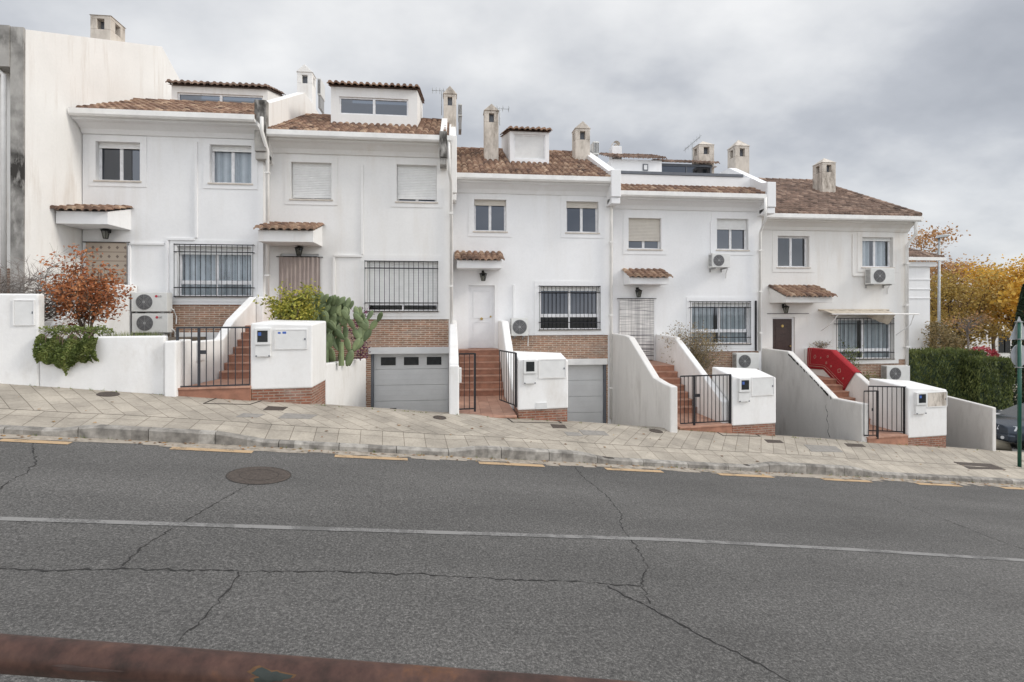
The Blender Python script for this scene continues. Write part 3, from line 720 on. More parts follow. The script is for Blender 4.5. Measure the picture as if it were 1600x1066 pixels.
g=MB(); g.box(e['x1']-.028,e['x1']+.06,D5-.62,D5-.475,e['zt']-.065,e['ze']-.002); g.build('gutter_end',M['gut'],e['P'])
# H4 terrace
e=EX['h4']; P=e['P']; r=MB(); tiles(r,e['x0']+.1,e['x1']-.1,e['ye'],e['ze'],.45,.95); r.build('roof_edge',M['tile'],P)
Yp=e['ye']+.95; m=MB(); zt_=Z_(1075,275,Yp); m.box(e['x0']+.12,e['x1']-.12,Yp,Yp+.15,e['ze']-.1,zt_); m.box(e['x0']+.12,e['x1']-.12,D4+.1,Yp+5,e['zt'],e['ze']+.1)
m.build('terrace_parapet',M['w4'],P)
m=MB(); m.box(e['x0']+.10,e['x1']-.45,Yp-.03,Yp+.18,zt_+.01,zt_+.11); m.build('terrace_rail',M['gdark'],P)
Yh=22.0; xa,xb=X_(955,Yh),X_(1034,Yh); zz=Z_(1000,250,Yh); m=MB(); m.box(xa,xb,Yh,Yh+3,e['zt'],zz); m.build('stair_house',M['w4'],P)
r=MB(); tiles(r,xa-.15,xb+.15,Yh-.2,zz+.02,.35,1.8); r.build('stair_house_roof',M['tiled'],P)
m=MB(); xl=X_(1008,Yh); m.box(xl-.11,xl+.11,Yh-.05,Yh,zz-.45,zz-.18); o=m.build('lamp_frame',M['gdark'],P); q=MB(); q.box(xl-.07,xl+.07,Yh-.06,Yh-.05,zz-.41,zz-.22); q.build('lamp_glass',M['shut'],o)
xc,xd=xb+.01,X_(1112,Yh+.3); m=MB(); zg=Z_(1075,254,Yh); m.quad((xc,Yh+.3,e['zt']),(xd,Yh+.3,e['zt']),(xd,Yh+.3,zg-.1),(xc,Yh+.3,zg-.1)); m.build('terrace_glazing',M['glassd'],P)
m=MB(); m.box(xc,xd,Yh+.25,Yh+.35,zg-.1,zg); 
for t in (0,.5,.97): m.box(xc+(xd-xc)*t,xc+(xd-xc)*t+.05,Yh+.27,Yh+.33,e['zt'],zg-.1)
m.build('glazing_frame',M['gdark'],P)
m=MB(); m.box(xc,xd,Yh+1.7,Yh+1.8,e['zt'],zg); m.box(xc,xd+.3,Yh+.36,Yh+1.8,zg-.03,zg); m.build('glazed_room_back',M['w4'],P)
r=MB(); tiles(r,xc,xd+.25,Yh+.1,zg+.02,.3,1.3); r.build('glazed_room_roof',M['tiled'],P)
# dormers
def dormer(e,px0,px1,ytop,D,wx,shutter=False,mt='w3',tiletop=True,drop=1.2,tm='tile'):
    P=e['P']; pc=(px0+px1)/2; x0,x1=X_(px0,D),X_(px1,D); zt=Z_(pc,ytop,D); zb=e['ze']+.45*(D-e['ye'])-.15
    wx0,wx1,wz1,wz0=X_(wx[0],D),X_(wx[1],D),Z_(pc,wx[2],D),Z_(pc,wx[3],D)
    m=MB(); front_wall(m,x0,x1,zb,zt,D,[(wx0,wx1,wz0,wz1)],.12)
    run=(zt-zb)/.45+.4
    for x in (x0,x1-.08): m.prismx([(D+.01,zb-.1),(D+.01,zt),(D+run,zt+.25*run),(D+run,zb+.45*run)],x,x+.08)
    m.build('dormer',M[mt],P)
    r=MB(); tiles(r,x0-.09,x1+.09,D-.16,zt+.03,.25,run); r.quad((x0-.08,D-.1,zt+.005),(x0-.08,D+run,zt+.005+.25*run),(x1+.08,D+run,zt+.005+.25*run),(x1+.08,D-.1,zt+.005)); r.build('dormer_roof',M[tm],P)
    f=MB(); E=D+.05; t=.05
    f.box(wx0,wx0+t,E,E+.05,wz0,wz1); f.box(wx1-t,wx1,E,E+.05,wz0,wz1); f.box(wx0+t,wx1-t,E,E+.05,wz1-t,wz1); f.box(wx0+t,wx1-t,E,E+.05,wz0,wz0+t)
    if not shutter: xm=(wx0+wx1)/2; f.box(xm-.04,xm+.04,E-.01,E+.05,wz0+t,wz1-t)
    o=f.build('dormer_window',M['alu'],P)
    if shutter:
        s=MB(); n=28
        for i in range(n):
            a=wx0+t+(wx1-wx0-2*t)*i/n; s.box(a,a+(wx1-wx0-2*t)/n*.86,E+.02,E+.035,wz0+t,wz1-t)
        s.box(wx0+t,wx1-t,E+.034,E+.045,wz0+t,wz1-t); s.build('dormer_shutter',M['shut'],o)
    else:
        q=MB(); q.quad((wx0+t,E+.03,wz0+t),(wx1-t,E+.03,wz0+t),(wx1-t,E+.03,wz1-t),(wx0+t,E+.03,wz1-t)); q.build('dormer_glass',M['glassd'],o)
        q=MB(); q.box(wx0,wx1,E+.5,E+.55,wz0,wz1); q.build('dormer_blind',M['shut'],o)
dormer(EX['h1'],268,418,137,18.9,(277,411,147,163),mt='w0',tm='tiled')
dormer(EX['h2'],517,652,138,18.3,(530,638,153,180),mt='w2')
dormer(EX['h3'],797,858,206,19.5,(803,852,210,249),True)
# chimneys
def chimney(P,x,y,w,d,zb,ze,apex,mat='chim',hw=.36,name='chimney',gable=False,opening=.32):
    m=MB(); zo1=ze-.10; zo0=zo1-opening; x0,x1=x-w/2,x+w/2; y0,y1=y,y+d
    m.box(x0,x1,y0,y1,zb,zo0); pw=(w*(1-hw))/2; pd=(d*(1-hw))/2
    for a,b_ in ((x0,x0+pw),(x1-pw,x1)):
        for c,e_ in ((y0,y0+pd),(y1-pd,y1)): m.box(a,b_,c,e_,zo0,zo1)
    m.box(x0,x1,y0,y1,zo1,ze)
    fl=MB(); fl.box(x0+pw*.85,x1-pw*.85,y0+pd*.85,y1-pd*.85,zo0-.02,zo1+.02)  # dark box standing in for the shade inside the chimney openings
    xm,ym=(x0+x1)/2,(y0+y1)/2; o=.03
    if gable: m.add([(x0-o,y0-o,ze),(x1+o,y0-o,ze),(x1+o,y1+o,ze),(x0-o,y1+o,ze),(xm,y0-o,apex),(xm,y1+o,apex)],[(0,1,4),(2,3,5),(1,2,5,4),(3,0,4,5),(0,3,2,1)])
    else: m.add([(x0-o,y0-o,ze),(x1+o,y0-o,ze),(x1+o,y1+o,ze),(x0-o,y1+o,ze),(xm,ym,apex)],[(0,1,4),(1,2,4),(2,3,4),(3,0,4),(0,3,2,1)])
    o=m.build(name,M[mat],P,.012); fl.build('flue_shade_core',M['gdark'],o); return o
def chim_px(P,pa,pb,yapex,yeave,ybase,Y,mat='chim',**k):
    xa,xb=X_(pa,Y),X_(pb,Y); pc=(pa+pb)/2; w=xb-xa
    return chimney(P,(xa+xb)/2,Y,w,k.pop('d',w),Z_(pc,ybase,Y)-.8,Z_(pc,yeave,Y),Z_(pc,yapex,Y)+.06,mat,**k)
chim_px(EX['h2']['P'],693,713,137,147,190,20.2,gable=True)
chim_px(EX['h3']['P'],757,779,165,173,245,19.9,gable=True)
chim_px(EX['h3']['P'],899,922,192,201,247,20.4,gable=True)
chim_px(EX['h4']['P'],1092,1116,219,226,254,22.6,mat='chim')
chim_px(EX['h4']['P'],1149,1171,217,228,272,20.4,d=.62)
chim_px(EX['h5']['P'],1285,1306,246,254,292,22.0,d=.65)
m=MB(); x=X_(964,23); z=Z_(964,228,23); m.box(x-.22,x+.22,23,23.45,z-1.6,z); o=m.build('vent_stack',M['w4'],EX['h4']['P'],.02)
m=MB(); m.tube([(x,23.2,z),(x,23.2,z+.12)],.06,10); 
for k in range(8):
    a=math.pi*k/8; b_=math.pi*(k+1)/8; r=.16
    m.add([(x-r*math.cos(a),23.05,z+.08+r*math.sin(a)),(x-r*math.cos(b_),23.05,z+.08+r*math.sin(b_)),(x-r*math.cos(b_),23.38,z+.08+r*math.sin(b_)),(x-r*math.cos(a),23.38,z+.08+r*math.sin(a))],[(0,1,2,3)])
m.build('vent_cowl',M['chim'],o)
# party wall parapets: follow the higher house's slope, dirty front ends
def parapet(e,X,w,top,ext=.25,mat='w0',cap=True,name='party_wall',run=None,zlow=None):
    P=e['P']; y0=e['ye']-.12; run=run or e['run']; zl=zlow or e['zt']-.75
    m=MB(); z1=e['ze']+top
    m.prismx([(y0,zl+.25),(y0,z1),(y0+.35,z1+.06),(y0+run,z1+.45*run),(y0+run+3,z1+.45*run),(y0+run+3,zl),(D_(e)-.02,zl)],X-w/2,X+w/2)
    m.build(name,M[mat],P)
    f=MB(); f.box(X-w/2-.012,X+w/2+.012,y0-.02,y0+.22,zl+.22,z1+.02); f.box(X-w/2+.0,X+w/2-.0,y0+.02,y0+.5,zl-.0,zl+.21); return f,P,(y0,z1)
def D_(e): return e['D']
f,P,_=parapet(EX['h2'],PX2,.30,.80,mat='w0'); f.build('parapet_end',M['stain'],P,.02)
f,P,_=parapet(EX['h3'],PX3+.02,.24,1.15,mat='w2'); f.build('parapet_end',M['w2'],P,.02)
f,P,_=parapet(EX['h2'],PX3-.26,.2,.10,mat='w2'); f.build('parapet_end',M['stain'],P,.02)
f,P,_=parapet(EX['h3'],PX4-.02,.3,.22,mat='w3'); f.build('parapet_end',M['w3'],P,.02)
f,P,_=parapet(EX['h4'],PX5-.02,.30,.40,mat='w4',run=2.6,zlow=EX['h4']['zt']-.55); f.build('parapet_end',M['w4'],P,.02)
# low chimney on H2's left party wall
chim_px(EX['h2']['P'],464,488,103,113,160,21.6,mat='w0',gable=True)
# terrace side slopes of H4
m=MB(); e=EX['h4']
# ------------------------------------------------------------------ left neighbour (H0)
D0=14.35; P=empty('terraced_house',(PX1-3,D0,CZ-1.2),'tall weathered white house at the left edge, its stained side wall rising above the row','house'); P['_m']='w0'
m=MB(); prof=[]
for px,py in ((40,46),(150,60),(253,73),(283,128)):
    y,z=YZ(px,py,PX1); prof.append((y,z))
prof+= [(26,Z_(330,165,22)),(26,CZ-2.5),(D0,CZ-2.5)]
m.prismx(prof,PX1-.25,PX1); 
zt0=YZ(40,46,PX1)[1]
m.box(PX1-6,PX1-.26,D0+.45,D0+10,CZ-2.5,zt0-.6); m.build('wall',M['w0'],P)
m=MB(); m.box(PX1-.29,PX1-.002,D0-.03,D0+.02,CZ-2.5,zt0+.02); m.box(PX1-.62,PX1-.30,D0-.05,D0+.7,zt0-.95,zt0+.04); m.build('stained_pilaster',M['stain'],P)
m=MB(); xa=X_(20,D0); m.box(PX1-6,PX1-.62,D0-.0,D0+.5,zt0-.9,zt0-.05); m.build('cornice',M['stain'],P)
m=MB(); m.box(PX1-6,PX1-.30,D0+.30,D0+.44,Z_(10,478,D0),Z_(10,418,D0)); m.build('brick_base',M['brick'],P)
m=MB(); xp=X_(6,D0+.1); m.tube([(xp-.25,D0+.1,zt0-.9),(xp,D0+.1,zt0-1.1),(xp,D0+.1,CZ+.2)],.06,10); m.build('downpipe',M['pipe'],P,smooth=True)
xc=X_(173,17.9); chimney(P,xc-.29,17.9,.58,.75,CZ+6.5,Z_(173,25,17.9),Z_(160,14,17.9),'chim')
# the roof plane behind
m=MB(); m.quad((PX1-6,D0+1,zt0-.4),(PX1-.26,D0+1,zt0-.4),(PX1-.26,D0+8,zt0+.1),(PX1-6,D0+8,zt0+.1)); m.build('roof',M['tiled'],P)
# ------------------------------------------------------------------ right annex building
D6=25; xa=X_(1424,D6); xb=X_(1453,D6)
P=empty('rear_house',(xa,D6,CZ-4),'plain white rear house with small tiled roof, seen past the right end of the row','house'); P['_m']='w4'
zr6=Z_(1450,403,D6); m=MB(); m.box(xa-3.0,xb,D6,D6+7,CZ-5,zr6-.45); m.box(xa-3,xb+.25,D6-.12,D6+7,zr6-.45,zr6-.22)
for yy in (437,452,466): z=Z_(1440,yy,D6); m.box(xa-2.5,xb+.03,D6-.03,D6,z-.02,z+.02)
m.build('wall',M['w4'],P)
m=MB(); m.box(xa-3,xb+.60,D6-.35,D6-.22,zr6-.16,zr6); m.build('gutter',M['gut'],P)
r=MB(); tiles(r,xa-3,xb+.6,D6-.25,zr6,.45,1.3,keep=lambda x,y:x<xb+.6-(y-D6)*.9); r.build('roof',M['tiled'],P)
# ------------------------------------------------------------------ canopies over the doors
def canopy(e,x0,x1,px,ytile,ybot,out,sl=.36):
    P=e['P']; D=e['D']; Yf=D-out; z1=Z_(px,ytile,Yf); z0=Z_(px,ybot,Yf)
    m=MB(); m.prismx([(D,z0),(Yf,z0),(Yf,z1-.04),(D,z1+out*sl-.03)],x0,x1); o=m.build('canopy',P_mat(P),P,.008)
    r=MB(); tiles(r,x0-.07,x1+.07,Yf-.12,z1-.02,sl,out+.12); r.build('canopy_tiles',M['tile'],o)
canopy(EX['h1'],PX1+.03,X_(205,D1),130,328,350,1.05,.24)
canopy(EX['h2'],PX2+.1,X_(504,D2),450,358,378,1.1,.27)
canopy(EX['h3'],PX3+.15,X_(781,D3),755,405,419,.75)
canopy(EX['h4'],X_(974,D4),X_(1033,D4),1003,432,444,.7)
canopy(EX['h5'],X_(1202,D5),X_(1272,D5),1240,462,473,1.0)
# downpipes, conduits
def pipe(P,pts,Yo,r=.05,mat='pipe',name='downpipe'):
    m=MB(); m.tube([Vector((X_(a,y),y,Z_(a,b_,y))) for a,b_,y in [(p[0],p[1],(p[2] if len(p)>2 else Yo)) for p in pts]],r,10)
    o=m.build(name,M[mat],P,smooth=True)
    a,b_=pts[-2],pts[-1]
    for t in (.15,.5,.85):
        c=MB(); yy=a[1]+(b_[1]-a[1])*t; c.box(X_(a[0],Yo)-r*1.25,X_(a[0],Yo)+r*1.25,Yo-r*1.2,Yo+r*1.4,Z_(a[0],yy,Yo)-.02,Z_(a[0],yy,Yo)+.02)
        c.build('bracket',M[mat],o)
pipe(EX['h1']['P'],[(409,183,D1-.5),(409,205,D1-.5),(418,236,D1-.12),(418,465,D1-.12)],D1-.12)
pipe(EX['h2']['P'],[(701,218,D2-.55),(702,270,D2-.5),(705,285,D2-.1),(706,610,D2-.1)],D2-.1)
pipe(EX['h3']['P'],[(957,282,D3-.55),(957,300,D3-.5),(955,330,D3-.1),(955,655,D3-.1)],D3-.1)
pipe(EX['h4']['P'],[(1196,309,D4-.70),(1196,343,D4-.70),(1188,364,D4-.1),(1187,548,D4-.1)],D4-.1)
pipe(EX['h5']['P'],[(1431,341,D5-.55),(1431,366,D5-.4),(1417,384,D5-.1),(1417,570,D5-.1)],D5-.1,.06)
def casing(e,segs,w=.07):
    m=MB(); D=e['D']
    for x0,y0,x1,y1 in segs:
        a,b_=X_(x0,D),X_(x1,D); c,d=Z_((x0+x1)/2,y0,D),Z_((x0+x1)/2,y1,D)
        if abs(a-b_)<.01: m.box(a-w/2,a+w/2,D-.05,D+.01,min(c,d),max(c,d))
        else: z=(c+d)/2; m.box(min(a,b_),max(a,b_),D-.048,D+.01,z-w/2,z+w/2)
    m.build('pipe_casing',P_mat(e['P']),e['P'],.005)
casing(EX['h1'],[(307,222,307,372),(262,374,305,374),(262,376,262,470),(203,381,257,381),(203,384,203,452)])
casing(EX['h2'],[(566,258,566,398),(522,400,566,400),(522,402,522,495)])
casing(EX['h3'],[(803,445,803,497)])
casing(EX['h4'],[(1111,346,1111,396)])
casing(EX['h5'],[(1332,366,1332,430),(1332,431,1352,431)],.06)
m=MB(); m.tube([(X_(1181,D4-.05),D4-.05,Z_(1181,470,D4)),(X_(1181,D4-.05),D4-.05,Z_(1181,548,D4))],.035,8); m.build('cable_tube',M['iron'],EX['h4']['P'])
# ------------------------------------------------------------------ lanterns
def lantern(px,py,D,label):
    x,z=X_(px,D-.18),Z_(px,py,D-.18); Y=D-.18
    P=empty('wall_lantern',(x,D,z),label,'lantern','iron lanterns over the front doors')
    m=MB(); k=.11; n=6
    top=[(x+k*math.cos(i*math.pi/3),Y+k*math.sin(i*math.pi/3),z+.1) for i in range(6)]; bot=[(x+.06*math.cos(i*math.pi/3),Y+.06*math.sin(i*math.pi/3),z-.12) for i in range(6)]
    for i in range(6): m.bar(top[i],bot[i],.013); m.bar(top[i],top[(i+1)%6],.02); m.bar(bot[i],bot[(i+1)%6],.016)
    m.add([(x+.15*math.cos(i*math.pi/3),Y+.15*math.sin(i*math.pi/3),z+.105) for i in range(6)]+[(x,Y,z+.17)],[(i,(i+1)%6,6) for i in range(6)]+[(5,4,3,2,1,0)])
    m.tube([(x,Y,z+.17),(x,Y+.06,z+.22),(x,D,z+.15)],.012,6); m.box(x-.04,x+.04,D-.015,D,z+.05,z+.22); m.disc((x,Y,z-.13),.05,(0,0,1),.02,6)
    m.build('lantern_frame',M['lampi'],P)
    g=MB(); g.add([tuple(Vector((x,Y,z)).lerp(Vector(p),.93)) for p in top]+[tuple(Vector((x,Y,z)).lerp(Vector(p),.93)) for p in bot],[(i,(i+1)%6,6+(i+1)%6,6+i) for i in range(6)]); g.build('lantern_glass',M['lampg'],P)
lantern(165,366,D1,'black wall lantern above the patterned door curtain at the left')
lantern(467,393,D2,'black wall lantern above the plain mauve door curtain')
lantern(755,433,D3,'black wall lantern above the white front door')
lantern(998,459,D4,'black wall lantern above the grey striped door curtain')
lantern(1228,484,D5,'black wall lantern above the brown front door')
# ------------------------------------------------------------------ door curtains
def door_curtain(px0,px1,y0,zbot,D,mat,label,amp=.03,rod=True,n=60,freq=1.0):
    Y=D-.07; x0,x1=X_(px0,Y),X_(px1,Y); z1=Z_((px0+px1)/2,y0,Y)
    P=empty('door_curtain',((x0+x1)/2,Y,zbot),label,'curtain')
    c=MB(); K=10
    P_=[[ (x0+(x1-x0)*i/n, Y+amp*math.sin(i*freq+.6*math.sin(i*.31+j*.1))*(.5+.5*j/K), z1+(zbot+.03-z1)*j/K) for i in range(n+1)] for j in range(K+1)]
    vs=[p for row in P_ for p in row]; fs=[((j+1)*(n+1)+i,(j+1)*(n+1)+i+1,j*(n+1)+i+1,j*(n+1)+i) for j in range(K) for i in range(n)]
    c.add(vs,fs,.5); c.build('curtain_cloth',mat,P,smooth=True)
    r=MB(); r.tube([(x0-.08,Y,z1+.01),(x1+.08,Y,z1+.01)],.012,6)
    for x in (x0-.05,x1+.05): r.box(x-.012,x+.012,Y,D,z1,z1+.02)
    r.build('curtain_rod',M['lampi'],P)
def patmat():
    m,nt,b=newmat('patterned_taupe_cloth'); g=N(nt,'ShaderNodeNewGeometry'); s=N(nt,'ShaderNodeSeparateXYZ'); nt.links.new(g.outputs['Position'],s.inputs[0])
    def tri(sock,per):
        a=N(nt,'ShaderNodeMath',operation='PINGPONG'); nt.links.new(sock,a.inputs[0]); a.inputs[1].default_value=per/2; d=N(nt,'ShaderNodeMath',operation='DIVIDE'); nt.links.new(a.outputs[0],d.inputs[0]); d.inputs[1].default_value=per/2; return d.outputs[0]
    tx=tri(s.outputs['X'],.21); tz=tri(s.outputs['Z'],.25)
    ad=N(nt,'ShaderNodeMath',operation='ADD'); nt.links.new(tx,ad.inputs[0]); nt.links.new(tz,ad.inputs[1])
    lt=N(nt,'ShaderNodeMath',operation='LESS_THAN'); nt.links.new(ad.outputs[0],lt.inputs[0]); lt.inputs[1].default_value=.42
    l2=N(nt,'ShaderNodeMath',operation='GREATER_THAN'); nt.links.new(tz,l2.inputs[0]); l2.inputs[1].default_value=.92
    c=mix(nt,lt.outputs[0],(.40,.34,.28),(.18,.14,.12)); c=mix(nt,l2.outputs[0],c,(.2,.16,.13)); nt.links.new(c,b.inputs['Base Color']); b.inputs['Roughness'].default_value=.95; return m
def stripemat():
    m,nt,b=newmat('striped_grey_cloth'); f=noise(nt,posvec(nt,(.02,.02,1)),11,3,.75); f2=noise(nt,posvec(nt,(1,1,.02)),16,2,.6)
    c=ramp(nt,f,[(.40,(.20,.195,.20)),(.46,(.66,.645,.62)),(.53,(.74,.72,.70)),(.57,(.28,.275,.28)),(.62,(.68,.665,.64))]); c=mix(nt,1.0,c,ramp(nt,f2,[(.38,(.72,.72,.73)),(.55,(1,1,1))]),'MULTIPLY'); nt.links.new(c,b.inputs['Base Color']); b.inputs['Roughness'].default_value=.95; return m
door_curtain(134,198,379,zb1,D1,patmat(),'taupe curtain with rows of dark diamond motifs over the leftmost door',.008,n=20,freq=.5)
door_curtain(436,500,402,zb2,D2,plain('mauve_cloth',(.36,.30,.275),.95,0,.1,3),'plain pleated mauve brown curtain over the door behind the cactus',.035)
door_curtain(968,1022,467,zb4,D4,stripemat(),'grey and white horizontally striped curtain over the door between the stair walls',.014,n=30,freq=.7)
m=MB(); z=Z_(1232,490,D5-.06); m.tube([(X_(1199,D5-.06),D5-.06,z),(X_(1264,D5-.06),D5-.06,z)],.011,6); 
for px in (1202,1260): m.box(X_(px,D5)-.012,X_(px,D5)+.012,D5-.06,D5+.0,z-.01,z+.01)
tag(m.build('curtain_rod',M['iron']),'bare dark curtain rod fixed over the brown front door','curtain rod')
# ------------------------------------------------------------------ air conditioners
def ac(px0,px1,y0,y1,D,label,mirror=False,logo=False,out=.42,legs=True):
    Y=D-out; x0,x1=X_(px0,Y),X_(px1,Y); pc=(px0+px1)/2; z1,z0=Z_(pc,y0,Y),Z_(pc,y1,Y)
    P=empty('air_conditioner',((x0+x1)/2,D-.1,z0),label,'air conditioner','outdoor air conditioning units')
    m=MB(); m.box(x0,x1,Y,Y+.30,z0,z1); cas=m.build('casing',M['acw'],P,.012)
    h=z1-z0; r=h*.40; cx=x0+(x1-x0)*(.36 if not mirror else .64) if (x1-x0)>h*1.2 else (x0+x1)/2; cz=(z0+z1)/2
    f=MB(); f.disc((cx,Y-.012,cz),r,(0,1,0),.011,28); fan=f.build('fan_opening',M['acg'],P)
    g=MB()
    for k in range(1,6):
        rr=r*k/5.5; n=24
        for i in range(n):
            a=2*math.pi*i/n;b_=2*math.pi*(i+1)/n; g.bar((cx+rr*math.cos(a),Y-.02,cz+rr*math.sin(a)),(cx+rr*math.cos(b_),Y-.02,cz+rr*math.sin(b_)),.006)
    g.disc((cx,Y-.024,cz),r*.17,(0,1,0),.012,12)
    for k in range(4): a=k*math.pi/4; g.bar((cx-r*math.cos(a),Y-.018,cz-r*math.sin(a)),(cx+r*math.cos(a),Y-.018,cz+r*math.sin(a)),.006)
    g.build('fan_guard',M['acl'],fan)
    s=MB(); zz=z0+.06
    while zz<z1-.05:
        s.box(x0-.006,x0+.004,Y+.04,Y+.26,zz,zz+.02); zz+=.045
    s.build('side_louvres',M['acg'],P)
    for x in (x0+.12,x1-.12): b=MB(); b.box(x-.02,x+.02,Y+.02,D,z0-.045,z0-.004); b.box(x-.015,x+.015,D-.04,D,z0-.14,z0-.045); b.build('wall_bracket',M['acl'],P)
    if logo:
        q=MB(); lx=x0+(x1-x0)*.70; q.disc((lx,Y-.006,z1-h*.2),.035,(0,1,0),.005,14); q.build('badge',M['red'],P)
        text_part('badge_lettering','LG',.07,(lx+.05,Y-.006,z1-h*.2-.025),M['acg'],P)
    t=MB(); t.tube([(x1-.03,Y+.2,z0+.12),(x1+.05,Y+.25,z0+.05),(x1+.06,D-.03,z0-.15),(x1+.05,D-.03,z0-.35)],.018,6); t.build('hose',M['meter'],P)
ac(205,261,457,487,D1,'upper of two stacked air conditioners beside the leftmost stair wall',logo=True)
ac(206,262,490,520,D1,'lower of two stacked air conditioners beside the leftmost stair wall',logo=True)
ac(799,825,497,525,D3,'small cream air conditioner fixed low beside the white front door stairs')
ac(1113,1141,396,418,D4,'air conditioner hung under the half shuttered upper window of the roof terrace house')
ac(1151,1186,552,577,D4,'air conditioner with large round fan just above the third meter wall',mirror=False)
ac(1361,1398,419,444,D5,'air conditioner hung under the right upper window of the cream end house')
ac(1386,1422,572,596,D5,'air conditioner low on the wall above the rightmost meter wall')
def roof_unit(px0,px1,y0,y1,Y,label):
    x0,x1=X_(px0,Y),X_(px1,Y); z1,z0=Z_(px0,y0,Y),Z_(px0,y1,Y); P=empty('roof_unit',(x0,Y,z0),label,'air conditioner')
    m=MB(); m.box(x0,x1,Y,Y+.75,z0,z1); m.build('casing',M['acw'],P,.01); s=MB()
    n=4
    for i in range(n): a=x0+(x1-x0)*(i+.25)/n; s.box(a,a+(x1-x0)*.5/n,Y-.008,Y,z0+.05,z1-.05)
    s.build('louvres',M['acg'],P)
    b=MB(); b.box(x0+.02,x1-.02,Y+.05,Y+.7,z0-.5,z0-.003); b.build('stand',M['acl'],P)
roof_unit(716,722,162,181,20.8,'slim grey roof unit right of the stained middle chimney with aerial')
roof_unit(927,936,221,241,20.9,'dark slim roof unit right of the small pyramidal chimney')
roof_unit(496,501,122,148,22.4,'slim roof unit behind the tall white left chimney')
# aerials
def aerial(px,ytop,ybase,Y,label,n=6,tilt=0,L=.35):
    x=X_(px,Y); zt,zb=Z_(px,ytop,Y),Z_(px,ybase,Y); P=empty('tv_aerial',(x,Y,zb),label,'aerial')
    m=MB(); m.tube([(x,Y,zb),(x,Y,zt)],.016,6); m.build('mast',M['steel'],P)
    e=MB(); e.tube([(x-.35,Y,zt-.05-tilt*.3),(x+.35,Y,zt-.05+tilt*.3)],.01,5)
    for i in range(n): t=-.33+.66*i/(n-1); e.tube([(x+t,Y-L/2,zt-.05+tilt*t),(x+t,Y+L/2,zt-.05+tilt*t)],.008,4); e.tube([(x+t,Y,zt-.05+tilt*t-.12),(x+t,Y,zt-.05+tilt*t+.12)],.008,4)
    e.build('elements',M['steel'],P)
aerial(690,140,180,20.3,'thin television aerial left of the stained middle chimney')
aerial(781,168,196,20.2,'small aerial on the tall narrow chimney of the white door house',4)
aerial(1082,222,250,22.6,'tilted aerial beside the squat chimney above the roof terrace',6,.9)
# ------------------------------------------------------------------ front gardens: walls, steps, gates
def garden_wall(name,label,sol,mat='gw',cat='garden wall',bev=.035,extra=None,group='plastered garden walls'):
    m=MB(); sol(m); o=m.build(name,M[mat],None,bev,seg=3); tag(o,label,cat,group); return o
def gnd(x,y): return min(pz(x,y),CZ-G*sq(x,y)[0]-2.24)
def xwall(m,X0,X1,pts,low=.6):
    "wall running front to back: pts=[(y,ztop)], X0..X1 thick"
    ys=[p[0] for p in pts]; prof=list(pts)+[(ys[-1],gnd(X1,min(ys[-1],YB(X1)))-low-.8),(ys[0],gnd(X1,YB(X1))-low)]
    m.prismx(prof,X0,X1)
def prof(X,pts): return [YZ(px,py,X) for px,py in pts]
# H1 stair wall
def f(m):
    y1,z1=YZ(147,441,-8.74); xwall(m,-8.94,-8.74,[(12.3,z1-1.6),(13.2,z1-1.1),(y1,z1),(D1-.01,z1)])
garden_wall('stair_wall','white sloped stair wall behind the rust coloured bush, left of the stacked air conditioners',f)
# H1 front wall: high part with cabinet, low part
def f(m):
    a=onq(-260,600,QB); b_=onq(60,600,QB); za=onq(30,459,QB).z
    pts=[(a.x,a.y),(b_.x,b_.y),(b_.x+Q_[0]*.22,b_.y+Q_[1]*.22),(a.x+Q_[0]*.22,a.y+Q_[1]*.22)]
    m.foot(pts,[gz(*p)-.4 for p in pts],za)
garden_wall('front_wall','high white front wall with a flush cabinet at the left edge',f)
def f(m):
    a=onq(60.3,600,QB); b_=onq(257,600,QB); za=onq(160,526,QB).z
    pts=[(a.x,a.y+.01),(b_.x,b_.y+.01),(b_.x+Q_[0]*.22,b_.y+Q_[1]*.22),(a.x+Q_[0]*.22,a.y+Q_[1]*.22)]
    m.foot(pts,[gz(*p)-.4 for p in pts],za)
garden_wall('front_wall','low white front wall under the trailing green shrub',f)
# raised bed behind it
m=MB(); a=onq(62,600,QB+.24); b_=onq(257,600,QB+.24); m.foot([(a.x-3,a.y-.3),(b_.x,b_.y),(b_.x,b_.y+2.0),(a.x-3,b_.y+1.6)],CZ-2.5,onq(160,526,QB).z-.12); structure(m.build('garden_bed',M['soil']))
def cabinet(name,px0,px1,y0,y1,q,label,sticker=None,mat='gw',par=None,cat='meter cabinet'):
    a=onq(px0,y0,q);b_=onq(px1,y1,q); m=MB(); u=Vector((S_[0],S_[1],0)); n=Vector((-Q_[0],-Q_[1],0)); L=(Vector((b_.x,b_.y,0))-Vector((a.x,a.y,0))).length
    o0=Vector((a.x,a.y,b_.z)); H=a.z-b_.z
    def pb(m,s0,s1,h0,h1,d0,d1):
        P=[o0+u*s0+n*d0,o0+u*s1+n*d0,o0+u*s1+n*d1,o0+u*s0+n*d1]; m.foot([(p.x,p.y) for p in P],o0.z+h0,o0.z+h1)
    return m,pb,L,H,u,n,o0
